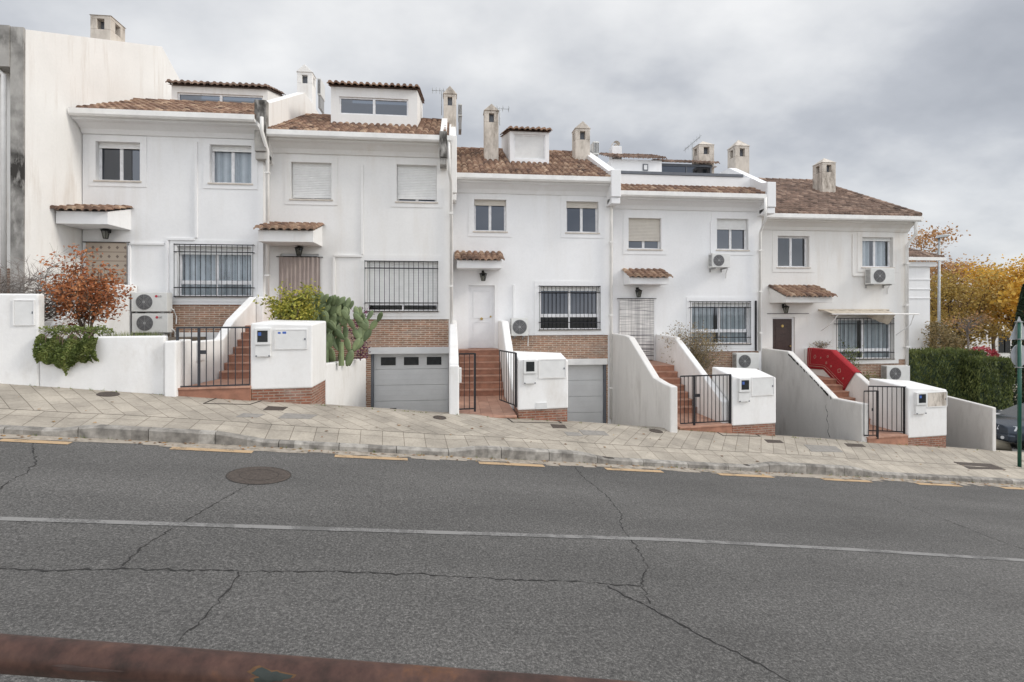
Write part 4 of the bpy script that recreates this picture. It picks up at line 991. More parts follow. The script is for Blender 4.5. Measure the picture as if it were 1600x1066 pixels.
def door_cab(parent,px0,px1,y0,y1,q,label=None,stk=False,mat='meter'):
    m,pb,L,H,u,n,o0=cabinet('',px0,px1,y0,y1,q,'')
    pb(m,0,L,0,H,-.02,.018); o=m.build('cabinet_door',M[mat],parent,.006)
    if label:o['label']=label
    t=MB(); w=.02
    pb(t,-w,L+w,-w,0,-.02,.026); pb(t,-w,L+w,H,H+w,-.02,.026); pb(t,-w,0,0,H,-.02,.026); pb(t,L,L+w,0,H,-.02,.026); t.build('cabinet_frame',M['gw'],o)
    k=MB(); pb(k,L*.93,L*.97,H*.45,H*.55,.018,.03); k.build('lock',M['gdark'],o)
    if stk:
        s=MB(); pb(s,L*.07,L*.16,H*.80,H*.90,.018,.021); pb(s,L*.22,L*.34,H*.80,H*.92,.018,.021); s.build('sticker',M['blue'],o)
    return o
def meter(parent,px0,px1,y0,y1,q,blue=True,lab=None):
    m,pb,L,H,u,n,o0=cabinet('',px0,px1,y0,y1,q,'')
    pb(m,0,L,H*.42,H,-.02,.09); pb(m,L*.02,L*.98,0,H*.41,-.02,.06); o=m.build('meter_box',M['meter'],parent,.008)
    w=MB(); pb(w,L*.18,L*.82,H*.52,H*.92,.09,.095); w.build('meter_window',M['darkglass'],o)
    k=MB(); 
    if blue: pb(k,L*.24,L*.42,H*.74,H*.86,.095,.098); k.build('sticker',M['blue'],o)
    c=MB()
    for a in (.06,.86): pb(c,L*a,L*(a+.08),H*.0,H*.05,.06,.075)
    c.build('screw',M['gdark'],o)
    return o
hw=[o for o in COL.objects if o.get('label','').startswith('high white front wall')][0]
oc=door_cab(hw,23,53,470,507,QB,'pale weathered cabinet door')
# meter walls
def meter_wall(px0,px1,ytop0,ytop1,ybot,depth,label,back=None,mat='gw',q=QB,crown=.05,slope_top=0):
    a=onq(px0,ybot,q); b_=onq(px1,ybot,q); zt0=onq(px0,ytop0,q).z; zt1=onq(px1,ytop1,q).z; zb=onq((px0+px1)/2,ybot,q).z
    P=empty('meter_wall',((a.x+b_.x)/2,(a.y+b_.y)/2,gz(a.x,a.y)),label,'meter wall','white meter walls beside the gates')
    P['_m']=mat
    yb_=max(a.y,b_.y)+depth
    m=MB(); pts=[(a.x,a.y),(b_.x,b_.y),(b_.x,yb_),(a.x,yb_)]
    m.foot(pts,zb,[zt0,zt1,zt1+crown,zt0+crown]); m.build('body',M[mat],P,.035,seg=3)
    g=MB(); i=.02; pts2=[(a.x+i,a.y+i),(b_.x-i,b_.y+i),(b_.x-i,yb_-i),(a.x+i,yb_-i)]; g.foot(pts2,[gz(*p)-.5 for p in pts2],zb-.0005); g.build('brick_foot',M['brickr'],P)
    return P,a,b_,yb_
P2,a2,b2,yb2=meter_wall(391,488,505,507,608,1.35,'white meter wall with blue-stickered cabinet, brick foot sloping, right of the closed grey gate')
meter(P2,399,424,513,557,QB); door_cab(P2,431,479,516,544,QB,None,True)
P3,a3,b3,yb3=meter_wall(809,888,561,563,640,.85,'white meter wall with rounded top beside the open black gate in front of the plain garage',crown=.12)
meter(P3,817,837,562,599,QB,False); door_cab(P3,843,883,563,589,QB)
m=MB(); c=onq(846,634,QB); m.box(c.x-.14,c.x+.14,c.y-.03,c.y+.03,c.z-.08,c.z+.08); m.build('letter_vent',M['meter'],P3,.006)
P4,a4,b4,yb4=meter_wall(1144,1213,588,590,664,.95,'white meter wall with chipped crown beside the third gate, air conditioner above',crown=.14)
meter(P4,1152,1170,591,627,QB); door_cab(P4,1175,1208,591,616,QB)
P5,a5,b5,yb5=meter_wall(1419,1480,606,609,683,1.3,'dirty white meter wall with a weathered cabinet at the right end of the row',mat='gw',crown=.10)
meter(P5,1428,1445,613,646,QB); door_cab(P5,1448,1478,614,634,QB,'stained weathered cabinet door',False,'chim')
# H2 plot: left post + stair wall, bed, driveway side wall
def f(m):
    a=onq(256,600,QB-.12); b_=onq(275,600,QB-.12); zt=onq(265,533,QB-.12).z
    m.foot([(a.x,a.y),(b_.x,b_.y),(b_.x,b_.y+.7),(a.x,a.y+.7)],gz(a.x,a.y)-.5,zt)
garden_wall('gate_post','short white gate post left of the closed grey gate',f,cat='gate post')
zflat=YZ(340,530,-5.5)[1]
def f(m):
    b_=onq(275,600,QB); X1=b_.x; y0=b_.y+.6
    # angled front part then straight run
    m.foot([(X1-.2,y0),(X1,y0),(-5.37,13.6),(-5.59,13.6)],CZ-2.4,zflat)
    y1,z1=YZ(365,500,-5.4); y2,z2=YZ(400,464,-5.4); y2=min(y2,D2-.9)
    m.prismx([(13.601,CZ-2.5),(13.601,zflat),(13.75,zflat+.05),(y1,z1),(y2,z2),(D1-.012,z2),(D1-.012,CZ-2.5)],-5.59,-5.37)
    m.box(-5.365,-5.17,D1-.6,D2-.01,CZ-2,z2)
garden_wall('stair_wall','white curved-top stair wall rising behind the closed grey gate',f)
m=MB(); p=YZ(300,552,-5.95); a=(-6.0,12.85); p=YZ(286,552,-5.6); m.box(-5.60,-5.50,12.70,12.95,p[1]-.22,p[1]+.20); tag(m.build('meter_box',M['meter'],None,.008),'small white box on the stair wall behind the closed grey gate','meter box')
def steps(label,x0,x1,ystart,zland,n,rise,tread,D,yfront,zfl,ramp=True):
    P=empty('front_steps',((x0+x1)/2,yfront,zland-.2),label,'steps','terracotta tiled front steps')
    m=MB()
    for i in range(n):
        z1=zland+rise*(i+1); y0=ystart+tread*i
        ye_=D-.005
        m.box(x0,x1,y0,ye_ if i==n-1 else y0+tread,zland-.3,z1-.035)
    m.build('riser',M['terra'],P)
    t=MB()
    k=max(3,int((x1-x0)/.3))
    for i in range(n):
        z1=zland+rise*(i+1); y0=ystart+tread*i-.03; ye_=D-.006 if i==n-1 else y0+tread+.025
        for j in range(k): t.box(x0+(x1-x0)*j/k+.003,x0+(x1-x0)*(j+1)/k-.003,y0,ye_,z1-.034,z1)
    t.build('tread',M['terral'],P,.004)
    return P
def landing(P,pa,pb,x0,x1,ystart,zland):
    a=onq(pa,600,QB-.03); b_=onq(pb,600,QB-.03)
    m=MB(); pts=[(a.x,a.y),(b_.x,b_.y),(x1,ystart),(x0,ystart)]; m.foot(pts,[gz(*p)-.4 for p in pts[:2]]+[zland-.8]*2,zland-.035)
    m.build('landing_base',M['terra'],P)
    # nosing + slab
    t=MB(); o=-.03; a=onq(pa,600,QB-.06); b_=onq(pb,600,QB-.06)
    n=5
    for i in range(n):
        f0,f1=i/n,(i+1)/n; g=.003
        A=Vector((a.x,a.y)).lerp(Vector((b_.x,b_.y)),f0); B=Vector((a.x,a.y)).lerp(Vector((b_.x,b_.y)),f1); C=Vector((x0,ystart)).lerp(Vector((x1,ystart)),f1); Dd=Vector((x0,ystart)).lerp(Vector((x1,ystart)),f0)
        for j in range(6):
            A2=A.lerp(Dd,j/6);B2=B.lerp(C,j/6);C2=B.lerp(C,(j+1)/6);D2_=A.lerp(Dd,(j+1)/6)
            t.foot([(A2.x+g,A2.y+g),(B2.x-g,B2.y+g),(C2.x-g,C2.y-g),(D2_.x+g,D2_.y-g)],zland-.034,zland)
    t.build('landing_tile',M['terral'],P)
zl2=CZ-1.60; S2=steps('terracotta steps behind the closed grey gate, leading to the mauve curtain',-5.36,-4.2,13.4,zl2,7,(zb2-zl2)/7,.27,D2,12.2,0); landing(S2,274,391,-5.36,-4.2,13.4,zl2)
zl3=CZ-2.49; S3=steps('terracotta steps behind the half open black gate, leading to the white door',.26,1.55,15.85,zl3,7,(zb3-zl3)/7,.26,D3,13,0); landing(S3,715,808,.26,1.55,15.85,zl3)
zl4=CZ-2.97; S4=steps('terracotta steps between the two sloped stair walls, leading to the striped curtain',5.61,7.09,15.05,zl4,7,(zb4-zl4)/7,.27,D4,13.4,0); landing(S4,1063,1144,5.61,7.09,15.05,zl4)
zl5=CZ-3.55; S5=steps('terracotta steps under the red rug, leading to the brown door',11.67,13.14,15.6,zl5,7,(zb5-zl5)/7,.27,D5,14.3,0); landing(S5,1357,1419,11.67,13.14,15.6,zl5)
# H2 bed and driveway wall
ztb=onq(520,567,QB+1.3).z
m=MB(); m.foot([(-4.18,a2.y+.3),(b2.x-.25,b2.y+.3),(-2.70,D2-.01),(-4.18,D2-.01)],CZ-3.2,ztb-.14); structure(m.build('garden_bed',M['soil']))
def f(m):
    xa,ya=b2.x,yb2+.003; zA=XZ(511,568,ya)[1]; zB=XZ(570,560,D2)[1]
    m.foot([(xa-.2,ya),(xa,ya),(-2.52,D2-.02),(-2.74,D2-.02)],[gz(xa,12.3)-1.2]*4,[zA,zA,zB,zB])
garden_wall('driveway_wall','white wall between the cactus bed and the panelled garage door',f)
# H3 left post and stair wall, right stair wall
def f(m):
    p=prof(.17,[(0,0)]) if 0 else None
    ztop=Z_(714,501,D3-.6); zl=onq(708,571,QB).z
    yF=YB(.05)-.02
    xwall(m,-.03,.20,[(yF,zl),(yF+.45,zl+.02),(15.2,zl+.55),(D3-1.4,ztop-.15),(D3-.9,ztop),(D3-.01,ztop)][0:6])
garden_wall('stair_wall','narrow white stair wall between the panelled garage and the half open black gate',f)
def f(m):
    z1=Z_(788,502,D3-1.2)
    m.prismx([(13.9,CZ-3.2),(13.9,zl3+.45),(14.4,zl3+.75),(16.7,z1),(D3-.01,z1),(D3-.01,CZ-3.2)],1.56,1.78)
garden_wall('stair_wall','white sloped stair wall right of the white door steps, beside the small air conditioner',f)
m=MB(); m.box(.201,.27,13.3,13.55,onq(718,600,QB+.5).z,onq(718,577,QB+.5).z); tag(m.build('meter_box',M['meter'],None,.006),'small grey box on the inner side of the white wall by the half open gate','meter box')
# H3 bed between stairs and drive (behind meter wall)
def f(m): m.foot([(b3.x-.2,yb3),(b3.x,yb3),(2.45,D3-.02),(2.25,D3-.02)],[CZ-3.6]*4,[b3.z+.6]*4)
garden_wall('driveway_wall','low white wall hidden behind the second meter wall, beside the plain garage',f)
# H4 walls
def f(m):
    p=prof(5.4,[(1047,604),(1035,599),(1020,590),(982,527),(975,524)]); xwall(m,5.40,5.60,p+[(D4-.01,p[-1][1])])
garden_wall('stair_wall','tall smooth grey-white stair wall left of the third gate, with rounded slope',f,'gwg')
# a white painted end face
def f(m):
    X=7.10; p=prof(X,[(1128,628),(1053,527),(1046,525)]); z=p[-1][1]
    m.prismx([(p[0][0],CZ-4),(p[0][0],p[0][1]),(p[1][0],p[1][1]),(p[2][0],z),(D4-.01,z),(D4-.01,CZ-4.2)],X,X+.2)
garden_wall('stair_wall','white sloped stair wall right of the striped curtain, beside the dry bush',f,'gw')
# bed behind H4 meter wall
m=MB(); m.foot([(7.31,14.4),(a4.x+1.6,14.6),(10.4,D4-.01),(7.31,D4-.01)],CZ-4.2,CZ-2.55); structure(m.build('garden_bed',M['soil']))
# H5 walls
def f(m):
    p=prof(11.45,[(1347,631),(1301,622),(1230,549),(1222,548)]); xwall(m,11.45,11.66,p+[(D5-.01,p[-1][1])],.7)
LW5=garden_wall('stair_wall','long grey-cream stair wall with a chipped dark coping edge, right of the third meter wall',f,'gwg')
X5=13.15
def f(m):
    p=prof(X5,[(1398,650),(1357,602),(1337,584),(1299,549),(1290,548)]); z=p[-1][1]
    m.prismx([(p[0][0],CZ-5)]+p+[(D5-.01,z),(D5-.01,CZ-5)],X5,X5+.2)
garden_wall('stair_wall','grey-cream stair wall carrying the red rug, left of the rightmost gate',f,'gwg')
# chipped coping of the left one: dark flakes along the slope
m=MB(); p=prof(11.45,[(1301,622),(1230,549)])
for i in range(46):
    t=rng.random(); y=p[0][0]+(p[1][0]-p[0][0])*t; z=p[0][1]+(p[1][1]-p[0][1])*t
    L=rng.uniform(.03,.10); sl_=(p[1][1]-p[0][1])/(p[1][0]-p[0][0]); o=rng.uniform(.0,.05)
    m.add([(11.446,y,z-.05-o),(11.446,y+L,z+sl_*L-.045-o),(11.446,y+L*.8,z+sl_*L*.8-.01-o*.4),(11.446,y+L*.2,z+sl_*L*.2-.012-o*.3)],[(3,2,1,0)])
m.build('chipped_paint',M['seam'],LW5)
m=MB(); ya,za=YZ(1291,632,11.45); pts=[]
for i in range(14): pts.append((11.447,ya+.10*math.sin(i*1.3)*.4-.02*i*.5,za-i*.075))
for a,b_ in zip(pts[:-1],pts[1:]): w=rng.uniform(.004,.016); m.quad((a[0],a[1]-w,a[2]),(b_[0],b_[1]-w,b_[2]),(b_[0],b_[1]+w,b_[2]),(a[0],a[1]+w,a[2]))
m.build('wall_crack',M['seam'],LW5)
# end wall
def f(m):
    a=onq(1551,700,QB); b_=onq(1557,700,QB); z=onq(1552,637,QB).z
    m.foot([(a.x,a.y),(b_.x,b_.y),(PX6+.1,D5-.02),(PX6-.12,D5-.02)],[gz(a.x,a.y)-.6]*4,z)
garden_wall('garden_end_wall','bare grey end wall with a white front edge, right of the last meter wall',f,'gwg')
m=MB(); m.foot([(13.37,15.9),(14.2,16.0),(17.0,D5-.01),(13.37,D5-.01)],CZ-5.2,CZ-2.95); structure(m.build('garden_bed',M['soil']))
# driveways
def drive(x0a,x1a,x0b,x1b,D,zb):
    m=MB(); n=8; L=[]
    for i in range(n+1):
        t=i/n; xa=x0a+(x0b-x0a)*t; xb=x1a+(x1b-x1a)*t; ya=YB(xa); yb_=YB(xb)
        y0=ya+(D+.25-ya)*t; y1=yb_+(D+.25-yb_)*t
        za=CZ-G*sq(xa,ya)[0]-pav_h(sq(xa,ya)[0],QB)+.002; zc=CZ-G*sq(xb,yb_)[0]-pav_h(sq(xb,yb_)[0],QB)+.002
        L.append(((xa,y0,za+(zb-za)*t),(xb,y1,zc+(zb-zc)*t)))
    for i in range(n): m.quad(L[i][0],L[i][1],L[i+1][1],L[i+1][0],.5)
    structure(m.build('driveway',M['paving']),'paved driveway sloping down to a garage')
drive(b2.x,-.03,-2.5,-.03,D2,g2b+.10); drive(b3.x,5.40,2.46,5.39,D3,g3b+.10)
# ------------------------------------------------------------------ gates
def gate_leaf(P,a,b_,zt,zb,nb,mat,post=(),w=.016,name='gate_leaf',plate=None,zpost=.1):
    m=MB(); a=Vector((a[0],a[1],0)); b_=Vector((b_[0],b_[1],0)); 
    def at(t,z): p=a.lerp(b_,t); return Vector((p.x,p.y,z))
    m.bar(at(0,zt),at(1,zt),.012,.035); m.bar(at(0,zb),at(1,zb),.012,.03)
    for i in range(nb+1):
        t=i/nb; m.bar(at(t,zb),at(t,zt),w)
    o=m.build(name,mat,P)
    q=MB()
    for t in post: q.bar(at(t,zb-zpost),at(t,zt+.01),.045)
    if post: q.build('gate_stile',mat,o)
    if plate is not None:
        q=MB(); q.bar(at(plate,zb+(zt-zb)*.58),at(plate+.09,zb+(zt-zb)*.58),.03,.08); q.build('lock_plate',mat,o)
    return o
a=onq(276,600,QB+.06); b_=onq(390,600,QB+.06); zt=onq(330,512,QB+.06).z; zb=onq(330,603,QB+.06).z
P=empty('metal_gate',((a.x+b_.x)/2,(a.y+b_.y)/2,zb),'closed dark grey metal gate with vertical bars, left of the blue-stickered meter wall','gate','metal garden gates')
gate_leaf(P,(a.x,a.y),(b_.x,b_.y),zt,zb,10,M['irong'],(.012,.30),plate=.31)
a=onq(717,600,QB+.06); b_=onq(742,600,QB+.06); zt=onq(730,553,QB+.06).z; zb=onq(730,639,QB+.06).z
P=empty('metal_gate',(a.x,a.y,zb),'half open black metal gate, one leaf swung inwards, before the white door steps','gate','metal garden gates')
gate_leaf(P,(a.x,a.y),(b_.x,b_.y),zt,zb,3,M['iron'],(1.0,),w=.014,zpost=.07)
c=onq(806,600,QB+.06); zt=onq(806,552,QB+.06).z
gate_leaf(P,(c.x,c.y),(1.24,13.75),zt,onq(806,634,QB+.06).z,7,M['iron'],(0.0,),w=.014,zpost=.04)
a=onq(1063,600,QB+.06); b_=onq(1142,600,QB+.06); zt=onq(1100,587,QB+.06).z; zb=onq(1100,660,QB+.06).z
P=empty('metal_gate',((a.x+b_.x)/2,(a.y+b_.y)/2,zb),'closed black metal gate between the tall grey stair wall and the third meter wall','gate','metal garden gates')
gate_leaf(P,(a.x,a.y),(b_.x,b_.y),zt,zb,13,M['iron'],(.27,.985),w=.014,plate=.28,zpost=.06)
a=onq(1350,600,QB); b_=onq(1371,600,QB-.05); zt=onq(1360,611,QB).z; zb=onq(1360,680,QB).z
P=empty('metal_gate',(a.x,a.y,zb),'black metal gate in two leaves beside the last meter wall at the right end','gate','metal garden gates')
gate_leaf(P,(a.x,a.y),(b_.x,b_.y),zt,zb,3,M['iron'],(1.0,),w=.014,plate=.6)
a=onq(1357,600,QB+.5); b_=onq(1416,600,QB+.1)
gate_leaf(P,(a.x,a.y),(b_.x,b_.y),zt+.05,zb+.0,8,M['iron'],(.95,),w=.014)
# ------------------------------------------------------------------ rug
P=empty('red_rug',(X5,17,CZ-2),'red patterned rug with cream border draped over the stair wall near the brown door','rug')
top=prof(X5,[(1263,548),(1299,549),(1337,584)]); top=[(top[0][0],top[1][1]),top[1],top[2]]
low=[YZ(1262,576,X5-.03),YZ(1286,577.5,X5-.03),YZ(1318,611,X5-.03)]
M['rug']=plain('red_rug_pile',(.30,.012,.018),.95,0,.25,20,.4); M['rugc']=plain('cream_rug_motif',(.42,.25,.20),.95)
m=MB(); th=.022
def rugpt(u,v,o=0): # u along 0..1, v down 0..1
    def pl(L,u):
        t=u*2; i=min(1,int(t)); f_=t-i; return (L[i][0]+(L[i+1][0]-L[i][0])*f_, L[i][1]+(L[i+1][1]-L[i][1])*f_)
    a=pl(top,u); b__=pl(low,u); y=a[0]+(b__[0]-a[0])*v; z=a[1]+.02+(b__[1]-a[1]-.02)*v
    return (X5-.012-o-.014*math.sin(v*3)-.01*math.sin(u*14+v*3)*v, y, z)
nu,nv=24,10
front=[rugpt(i/nu,j/nv,th) for j in range(nv+1) for i in range(nu+1)]; back=[rugpt(i/nu,j/nv,0) for j in range(nv+1) for i in range(nu+1)]
W_=nu+1; n0=len(front); fs=[]
for j in range(nv):
    for i in range(nu): a=j*W_+i; fs.append((a,a+1,a+1+W_,a+W_)); fs.append((n0+a,n0+a+W_,n0+a+1+W_,n0+a+1))
for i in range(nu): a=nv*W_+i; fs.append((a,a+1,n0+a+1,n0+a))
for j in range(nv):
    for i in (0,nu): a=j*W_+i; fs.append((a,a+W_,n0+a+W_,n0+a))
m.add(front+back,fs,.5)
# over the top and a short drop on the far side
ov=[];K=5
for i in range(nu+1):
    p=rugpt(i/nu,0,th); 
    ov+= [p,(X5-.0,p[1],p[2]+.02),(X5+.2,p[1],p[2]+.02),(X5+.23,p[1],p[2]-.35)]
fs=[(i*4+k,(i+1)*4+k,(i+1)*4+k+1,i*4+k+1) for i in range(nu) for k in range(3)]; m.add(ov,fs,.5)
m.build('rug_cloth',M['rug'],P,smooth=True)
m=MB()
def strip(pts,w=.018):
    for (u0,v0),(u1,v1) in zip(pts[:-1],pts[1:]):
        k=12
        for i in range(k):
            a=Vector(rugpt(u0+(u1-u0)*i/k,v0+(v1-v0)*i/k,th+.006)); b_=Vector(rugpt(u0+(u1-u0)*(i+1)/k,v0+(v1-v0)*(i+1)/k,th+.006)); m.bar(a,b_,.006,w)
strip([(.05,.0),(.05,.86),(.97,.86)]); strip([(.09,.0),(.09,.76),(.95,.76)],.008)
for u,v,r in ((.2,.38,.05),(.78,.42,.055),(.5,.3,.03),(.62,.55,.025),(.35,.4,.02),(.52,.6,.03),(.9,.55,.02)):
    du=r*.55; dv=r*2.0; strip([(u-du,v),(u,v-dv),(u+du,v),(u,v+dv),(u-du,v)],.014)
m.build('rug_motifs',M['rugc'],P)
# ------------------------------------------------------------------ awning of H5
Y=D5-.65; P=empty('awning',(X_(1367,Y),D5,Z_(1367,490,Y)),'rolled beige awning on a white bar over the barred window of the cream end house','awning')
xa,xb=X_(1300,Y),X_(1436,Y); z=Z_(1367,491,Y); m=MB(); m.tube([(xa,Y,z),(xb,Y,z)],.025,8); m.build('front_bar',M['gut'],P,smooth=True)
M['awn']=plain('beige_awning_cloth',(.50,.44,.36),.9,0,.15,5); m=MB(); zw=z+.15; xw0,xw1=xa+.05,X_(1400,Y); n=24
for i in range(n):
    t0,t1=i/n,(i+1)/n; a0,a1=xw0+(xw1-xw0)*t0,xw0+(xw1-xw0)*t1; g=lambda t:.02*math.sin(t*40)
    m.quad((a0,Y,z+.01),(a1,Y,z+.01),(a1+.02,D5-.05,zw+g(t1)),(a0+.02,D5-.05,zw+g(t0)))
    sg0=.05+.38*max(0,(t0-.62)/.38)**.8*(1 if t0<.97 else .8); sg1=.05+.38*max(0,(t1-.62)/.38)**.8*(1 if t1<.97 else .8)
    m.quad((a0,Y+.02,z-.02),(a1,Y+.02,z-.02),(a1,Y+.28+g(t1)*2,z-sg1),(a0,Y+.28+g(t0)*2,z-sg0))
m.build('awning_cloth',M['awn'],P); m=MB()
m.tube([(xa+.25,Y,z-.01),(xa+.12,Y+.2,z-.35),(xa-.0+.05,D5-.02,z-.62)],.016,6); m.tube([(xb-.2,Y,z-.02),(xb-.16,Y+.2,z-.4),(xb-.38,D5-.03,z-.8)],.016,6); m.build('folding_arm',M['gut'],P)
m=MB(); m.tube([(xa-.1,D5-.08,zw),(xw1+.2,D5-.08,zw)],.04,8); m.build('roller',M['awn'],P)
# ------------------------------------------------------------------ plants
def plant(name,base,label,cat,group=None): return empty(name,base,label,cat,group)
def branchy(m,base,H,Rx,Ry,n,r0=.02,depth=3,spread=1.0,ends=None,curve=.15,stems=6):
    ends=ends if ends is not None else []
    for s in range(stems):
        a=rng.random()*6.28; rr=rng.random()**.6
        tip=Vector((base[0]+Rx*rr*math.cos(a)*spread,base[1]+Ry*rr*math.sin(a)*spread,base[2]+H*rng.uniform(.55,1.0)*(1-.3*rr)))
        b0=Vector(base)+Vector((rng.uniform(-.08,.08),rng.uniform(-.08,.08),0)); pts=[b0]
        K=5
        for k in range(1,K+1):
            p=b0.lerp(tip,k/K)+Vector((rng.gauss(0,curve*.2),rng.gauss(0,curve*.2),0)); pts.append(p)
        m.tube(pts,r0,5,r0*.35)
        for k in range(n):
            t=rng.uniform(.3,1); i=min(K-1,int(t*K)); p=pts[i].lerp(pts[i+1],t*K-i)
            d=Vector((rng.gauss(0,1)*Rx,rng.gauss(0,1)*Ry,rng.uniform(.0,1)*H*.6)).normalized()*H*rng.uniform(.12,.3); q=p+d
            m.tube([p,p.lerp(q,.5)+Vector((rng.gauss(0,.02),0,rng.gauss(0,.02))),q],r0*.4,4,r0*.15); ends.append(q); ends.append(p.lerp(q,.6))
            for _ in range(depth):
                q2=q+Vector((rng.gauss(0,1)*Rx,rng.gauss(0,1)*Ry,rng.uniform(-.1,1)*H*.6)).normalized()*H*rng.uniform(.06,.15); m.tube([p.lerp(q,.7),q2],r0*.2,3,r0*.1); ends.append(q2)
    return ends
# bare grey shrub far left
c=onq(30,470,13.6); base=(c.x,c.y,onq(30,526,13.6).z); P=plant('bare_shrub',base,'leafless grey shrub behind the high front wall at the far left','shrub')
m=MB(); branchy(m,base,1.75,1.5,.5,18,.014,5,stems=26); m.build('branches',M['barkg'],P)
# rust bush
c=onq(140,520,13.3); base=(c.x,c.y,onq(140,530,13.3).z); P=plant('autumn_bush',base,'rust-orange leaved bush standing behind the low front wall','bush')
m=MB(); ends=branchy(m,base,1.9,.72,.45,10,.016,3,stems=13); m.build('branches',M['bark'],P)
l=MB()
for e_ in ends:
    cl=rng.random()
    if rng.random()<.85:
        for k in range(7): l.leaf(e_+Vector((rng.gauss(0,.06),rng.gauss(0,.06),rng.gauss(0,.06))),rng.uniform(.05,.095),.55,r=min(1,max(0,cl*.6+rng.random()*.4)))
l.build('leaves',M['lorange'],P)
# trailing green shrub over the low wall
a=onq(62,520,QB); b_=onq(157,520,QB); P=plant('trailing_shrub',((a.x+b_.x)/2,a.y,onq(110,545,QB).z),'dense green shrub spilling over the low front wall at the left','shrub')
l=MB(); L=(b_.x-a.x); zt=onq(110,518,QB).z; zb=onq(110,577,QB).z
for k in range(8500):
    u=rng.random(); v=rng.random()
    lowz=zb+.10+.05*math.sin(u*9+1)+.03*math.sin(u*31)+.10*(u>.9)-(.22*max(0,1-abs(u-.47)/.06))
    z=zt-(zt-lowz)*v**.9; out=.22*math.sin(math.pi*min(1,(1-v)*.8+.15))*rng.uniform(.75,1.0)
    x=a.x+L*u; y=YB(x)-out+.02
    if v<.12: y+=rng.random()*.55; z=zt+rng.uniform(-.03,.07)
    l.leaf((x,y,z+.05*math.sin(u*25)*(1-v)),rng.uniform(.035,.06),.6,r=min(1,max(0,rng.random()*.6+.4*(.5+.5*math.sin(u*19+v*7)))))
l.build('leaves',M['lgreen'],P)
m=MB(); 
for k in range(14):
    x=a.x+L*rng.random(); y=YB(x); m.tube([(x,y+.5,zt-.25),(x,y+.15,zt+.02),(x+.05,y-.1,zt-.1),(x+.05,y-.12,zt-.35)],.01,4)
m.build('stems',M['bark'],P)
# grass tufts along H1 bed
l=MB()
for k in range(500):
    x=rng.uniform(onq(160,520,13).x,onq(250,520,13).x); y=YB(x)+rng.uniform(.25,.7); z=onq(160,526,QB).z-.12
    h=rng.uniform(.1,.24); d=rng.uniform(-.05,.05); l.add([(x,y,z),(x+.012,y,z),(x+d,y+d,z+h)],[(0,1,2)])
tag(l.build('grass_tuft',M['lgreen']),'short grass along the top of the low front wall','grass',kind='stuff')
# weeds along wall feet and kerb joints
l=MB()
for k in range(150):
    if rng.random()<.55: s0=rng.uniform(-10,18); q0=QB-.03-rng.random()*.03
    else: s0=rng.uniform(-10,18); q0=QK-.02
    x,y=xy(s0,q0); z=(pz(x,y) if q0>QK else gz(x,y)); hh=rng.uniform(.02,.07)
    for i in range(rng.randint(3,8)):
        dx,dy=rng.gauss(0,.02),rng.gauss(0,.012); x1=x+rng.gauss(0,.02); l.add([(x1-.004,y,z-.01),(x1+.006,y,z-.01),(x1+dx,y+dy-.01,z+hh*rng.uniform(.5,1.2))],[(0,1,2)])
tag(l.build('weeds',M['lgreen']),'tiny weeds in the joints along the kerb and wall feet','weeds',kind='stuff')
# citrus bush
c=onq(456,500,14.2); base=(c.x,c.y,ztb-.14); P=plant('citrus_tree',base,'small yellow-green leaved citrus tree in the bed left of the cactus','tree')
m=MB(); H=onq(456,436,14.2).z-base[2]; ends=branchy(m,(base[0],base[1],base[2]+H*.30),H*.62,.5,.4,9,.018,3,stems=9); m.tube([base,(base[0],base[1],base[2]+H*.34)],.035,8,.028); m.build('trunk',M['bark'],P)
l=MB()
for e_ in ends:
    for k in range(8): l.leaf(e_+Vector((rng.gauss(0,.08),rng.gauss(0,.08),rng.gauss(0,.07))),rng.uniform(.07,.11),.5)
l.build('leaves',M['llime'],P)
# prickly pear
c=onq(522,560,14.5); zg=ztb-.14; base=(c.x,c.y,zg); P=plant('prickly_pear_cactus',base,'tall prickly pear cactus with flat green pads behind the white driveway wall','cactus')
m=MB()
def pad(p,dr,L,Wd,ang):
    dr=Vector(dr).normalized(); nrm=Vector((math.cos(ang),math.sin(ang),0)); side=dr.cross(nrm).normalized(); nrm=side.cross(dr)
    vs=[];ns,nr=12,6; rv=rng.random()
    for i in range(nr+1):
        t=i/nr; w=math.sin(math.pi*min(1,max(0,(t*.92+.06))))**.62*(.62+.5*t)*Wd/2
        for k in range(ns): a=2*math.pi*k/ns; vs.append(Vector(p)+dr*L*t+side*math.cos(a)*w+nrm*math.sin(a)*w*.22)
    fs=[(i*ns+k,i*ns+(k+1)%ns,(i+1)*ns+(k+1)%ns,(i+1)*ns+k) for i in range(nr) for k in range(ns)]+[tuple(range(ns))[::-1],tuple(range(nr*ns,(nr+1)*ns))]
    m.add(vs,fs,rv); return Vector(p)+dr*L*.93
def grow(p,dr,L,lvl):
    e_=pad(p,dr,L,L*.52,rng.uniform(1.1,2.1))
    if lvl<=0: return
    for k in range(rng.choice([1,2,2,2])):
        nd=Vector((dr[0]*.45+rng.gauss(0,.48),dr[1]*.4+rng.gauss(0,.25),1.0)); grow(e_+Vector((rng.uniform(-.06,.06),0,-.03)),nd,L*rng.uniform(.84,.98),lvl-1)
for dx,dr,lv,LL in ((-.12,(-.2,0,1),4,.50),(.05,(.05,.1,1),5,.44),(.25,(.3,0.1,1),4,.44),(-.45,(-.35,.1,1),4,.46),(.30,(.1,.1,1),4,.44),(-.28,(-.1,0,1),5,.46),(-.55,(-.1,.1,1),4,.46)):
    grow((c.x+dx,c.y+rng.uniform(.0,.6),zg-.05),dr,LL,lv)
m.build('pads',M['cactus'],P,smooth=True)
m=MB(); 
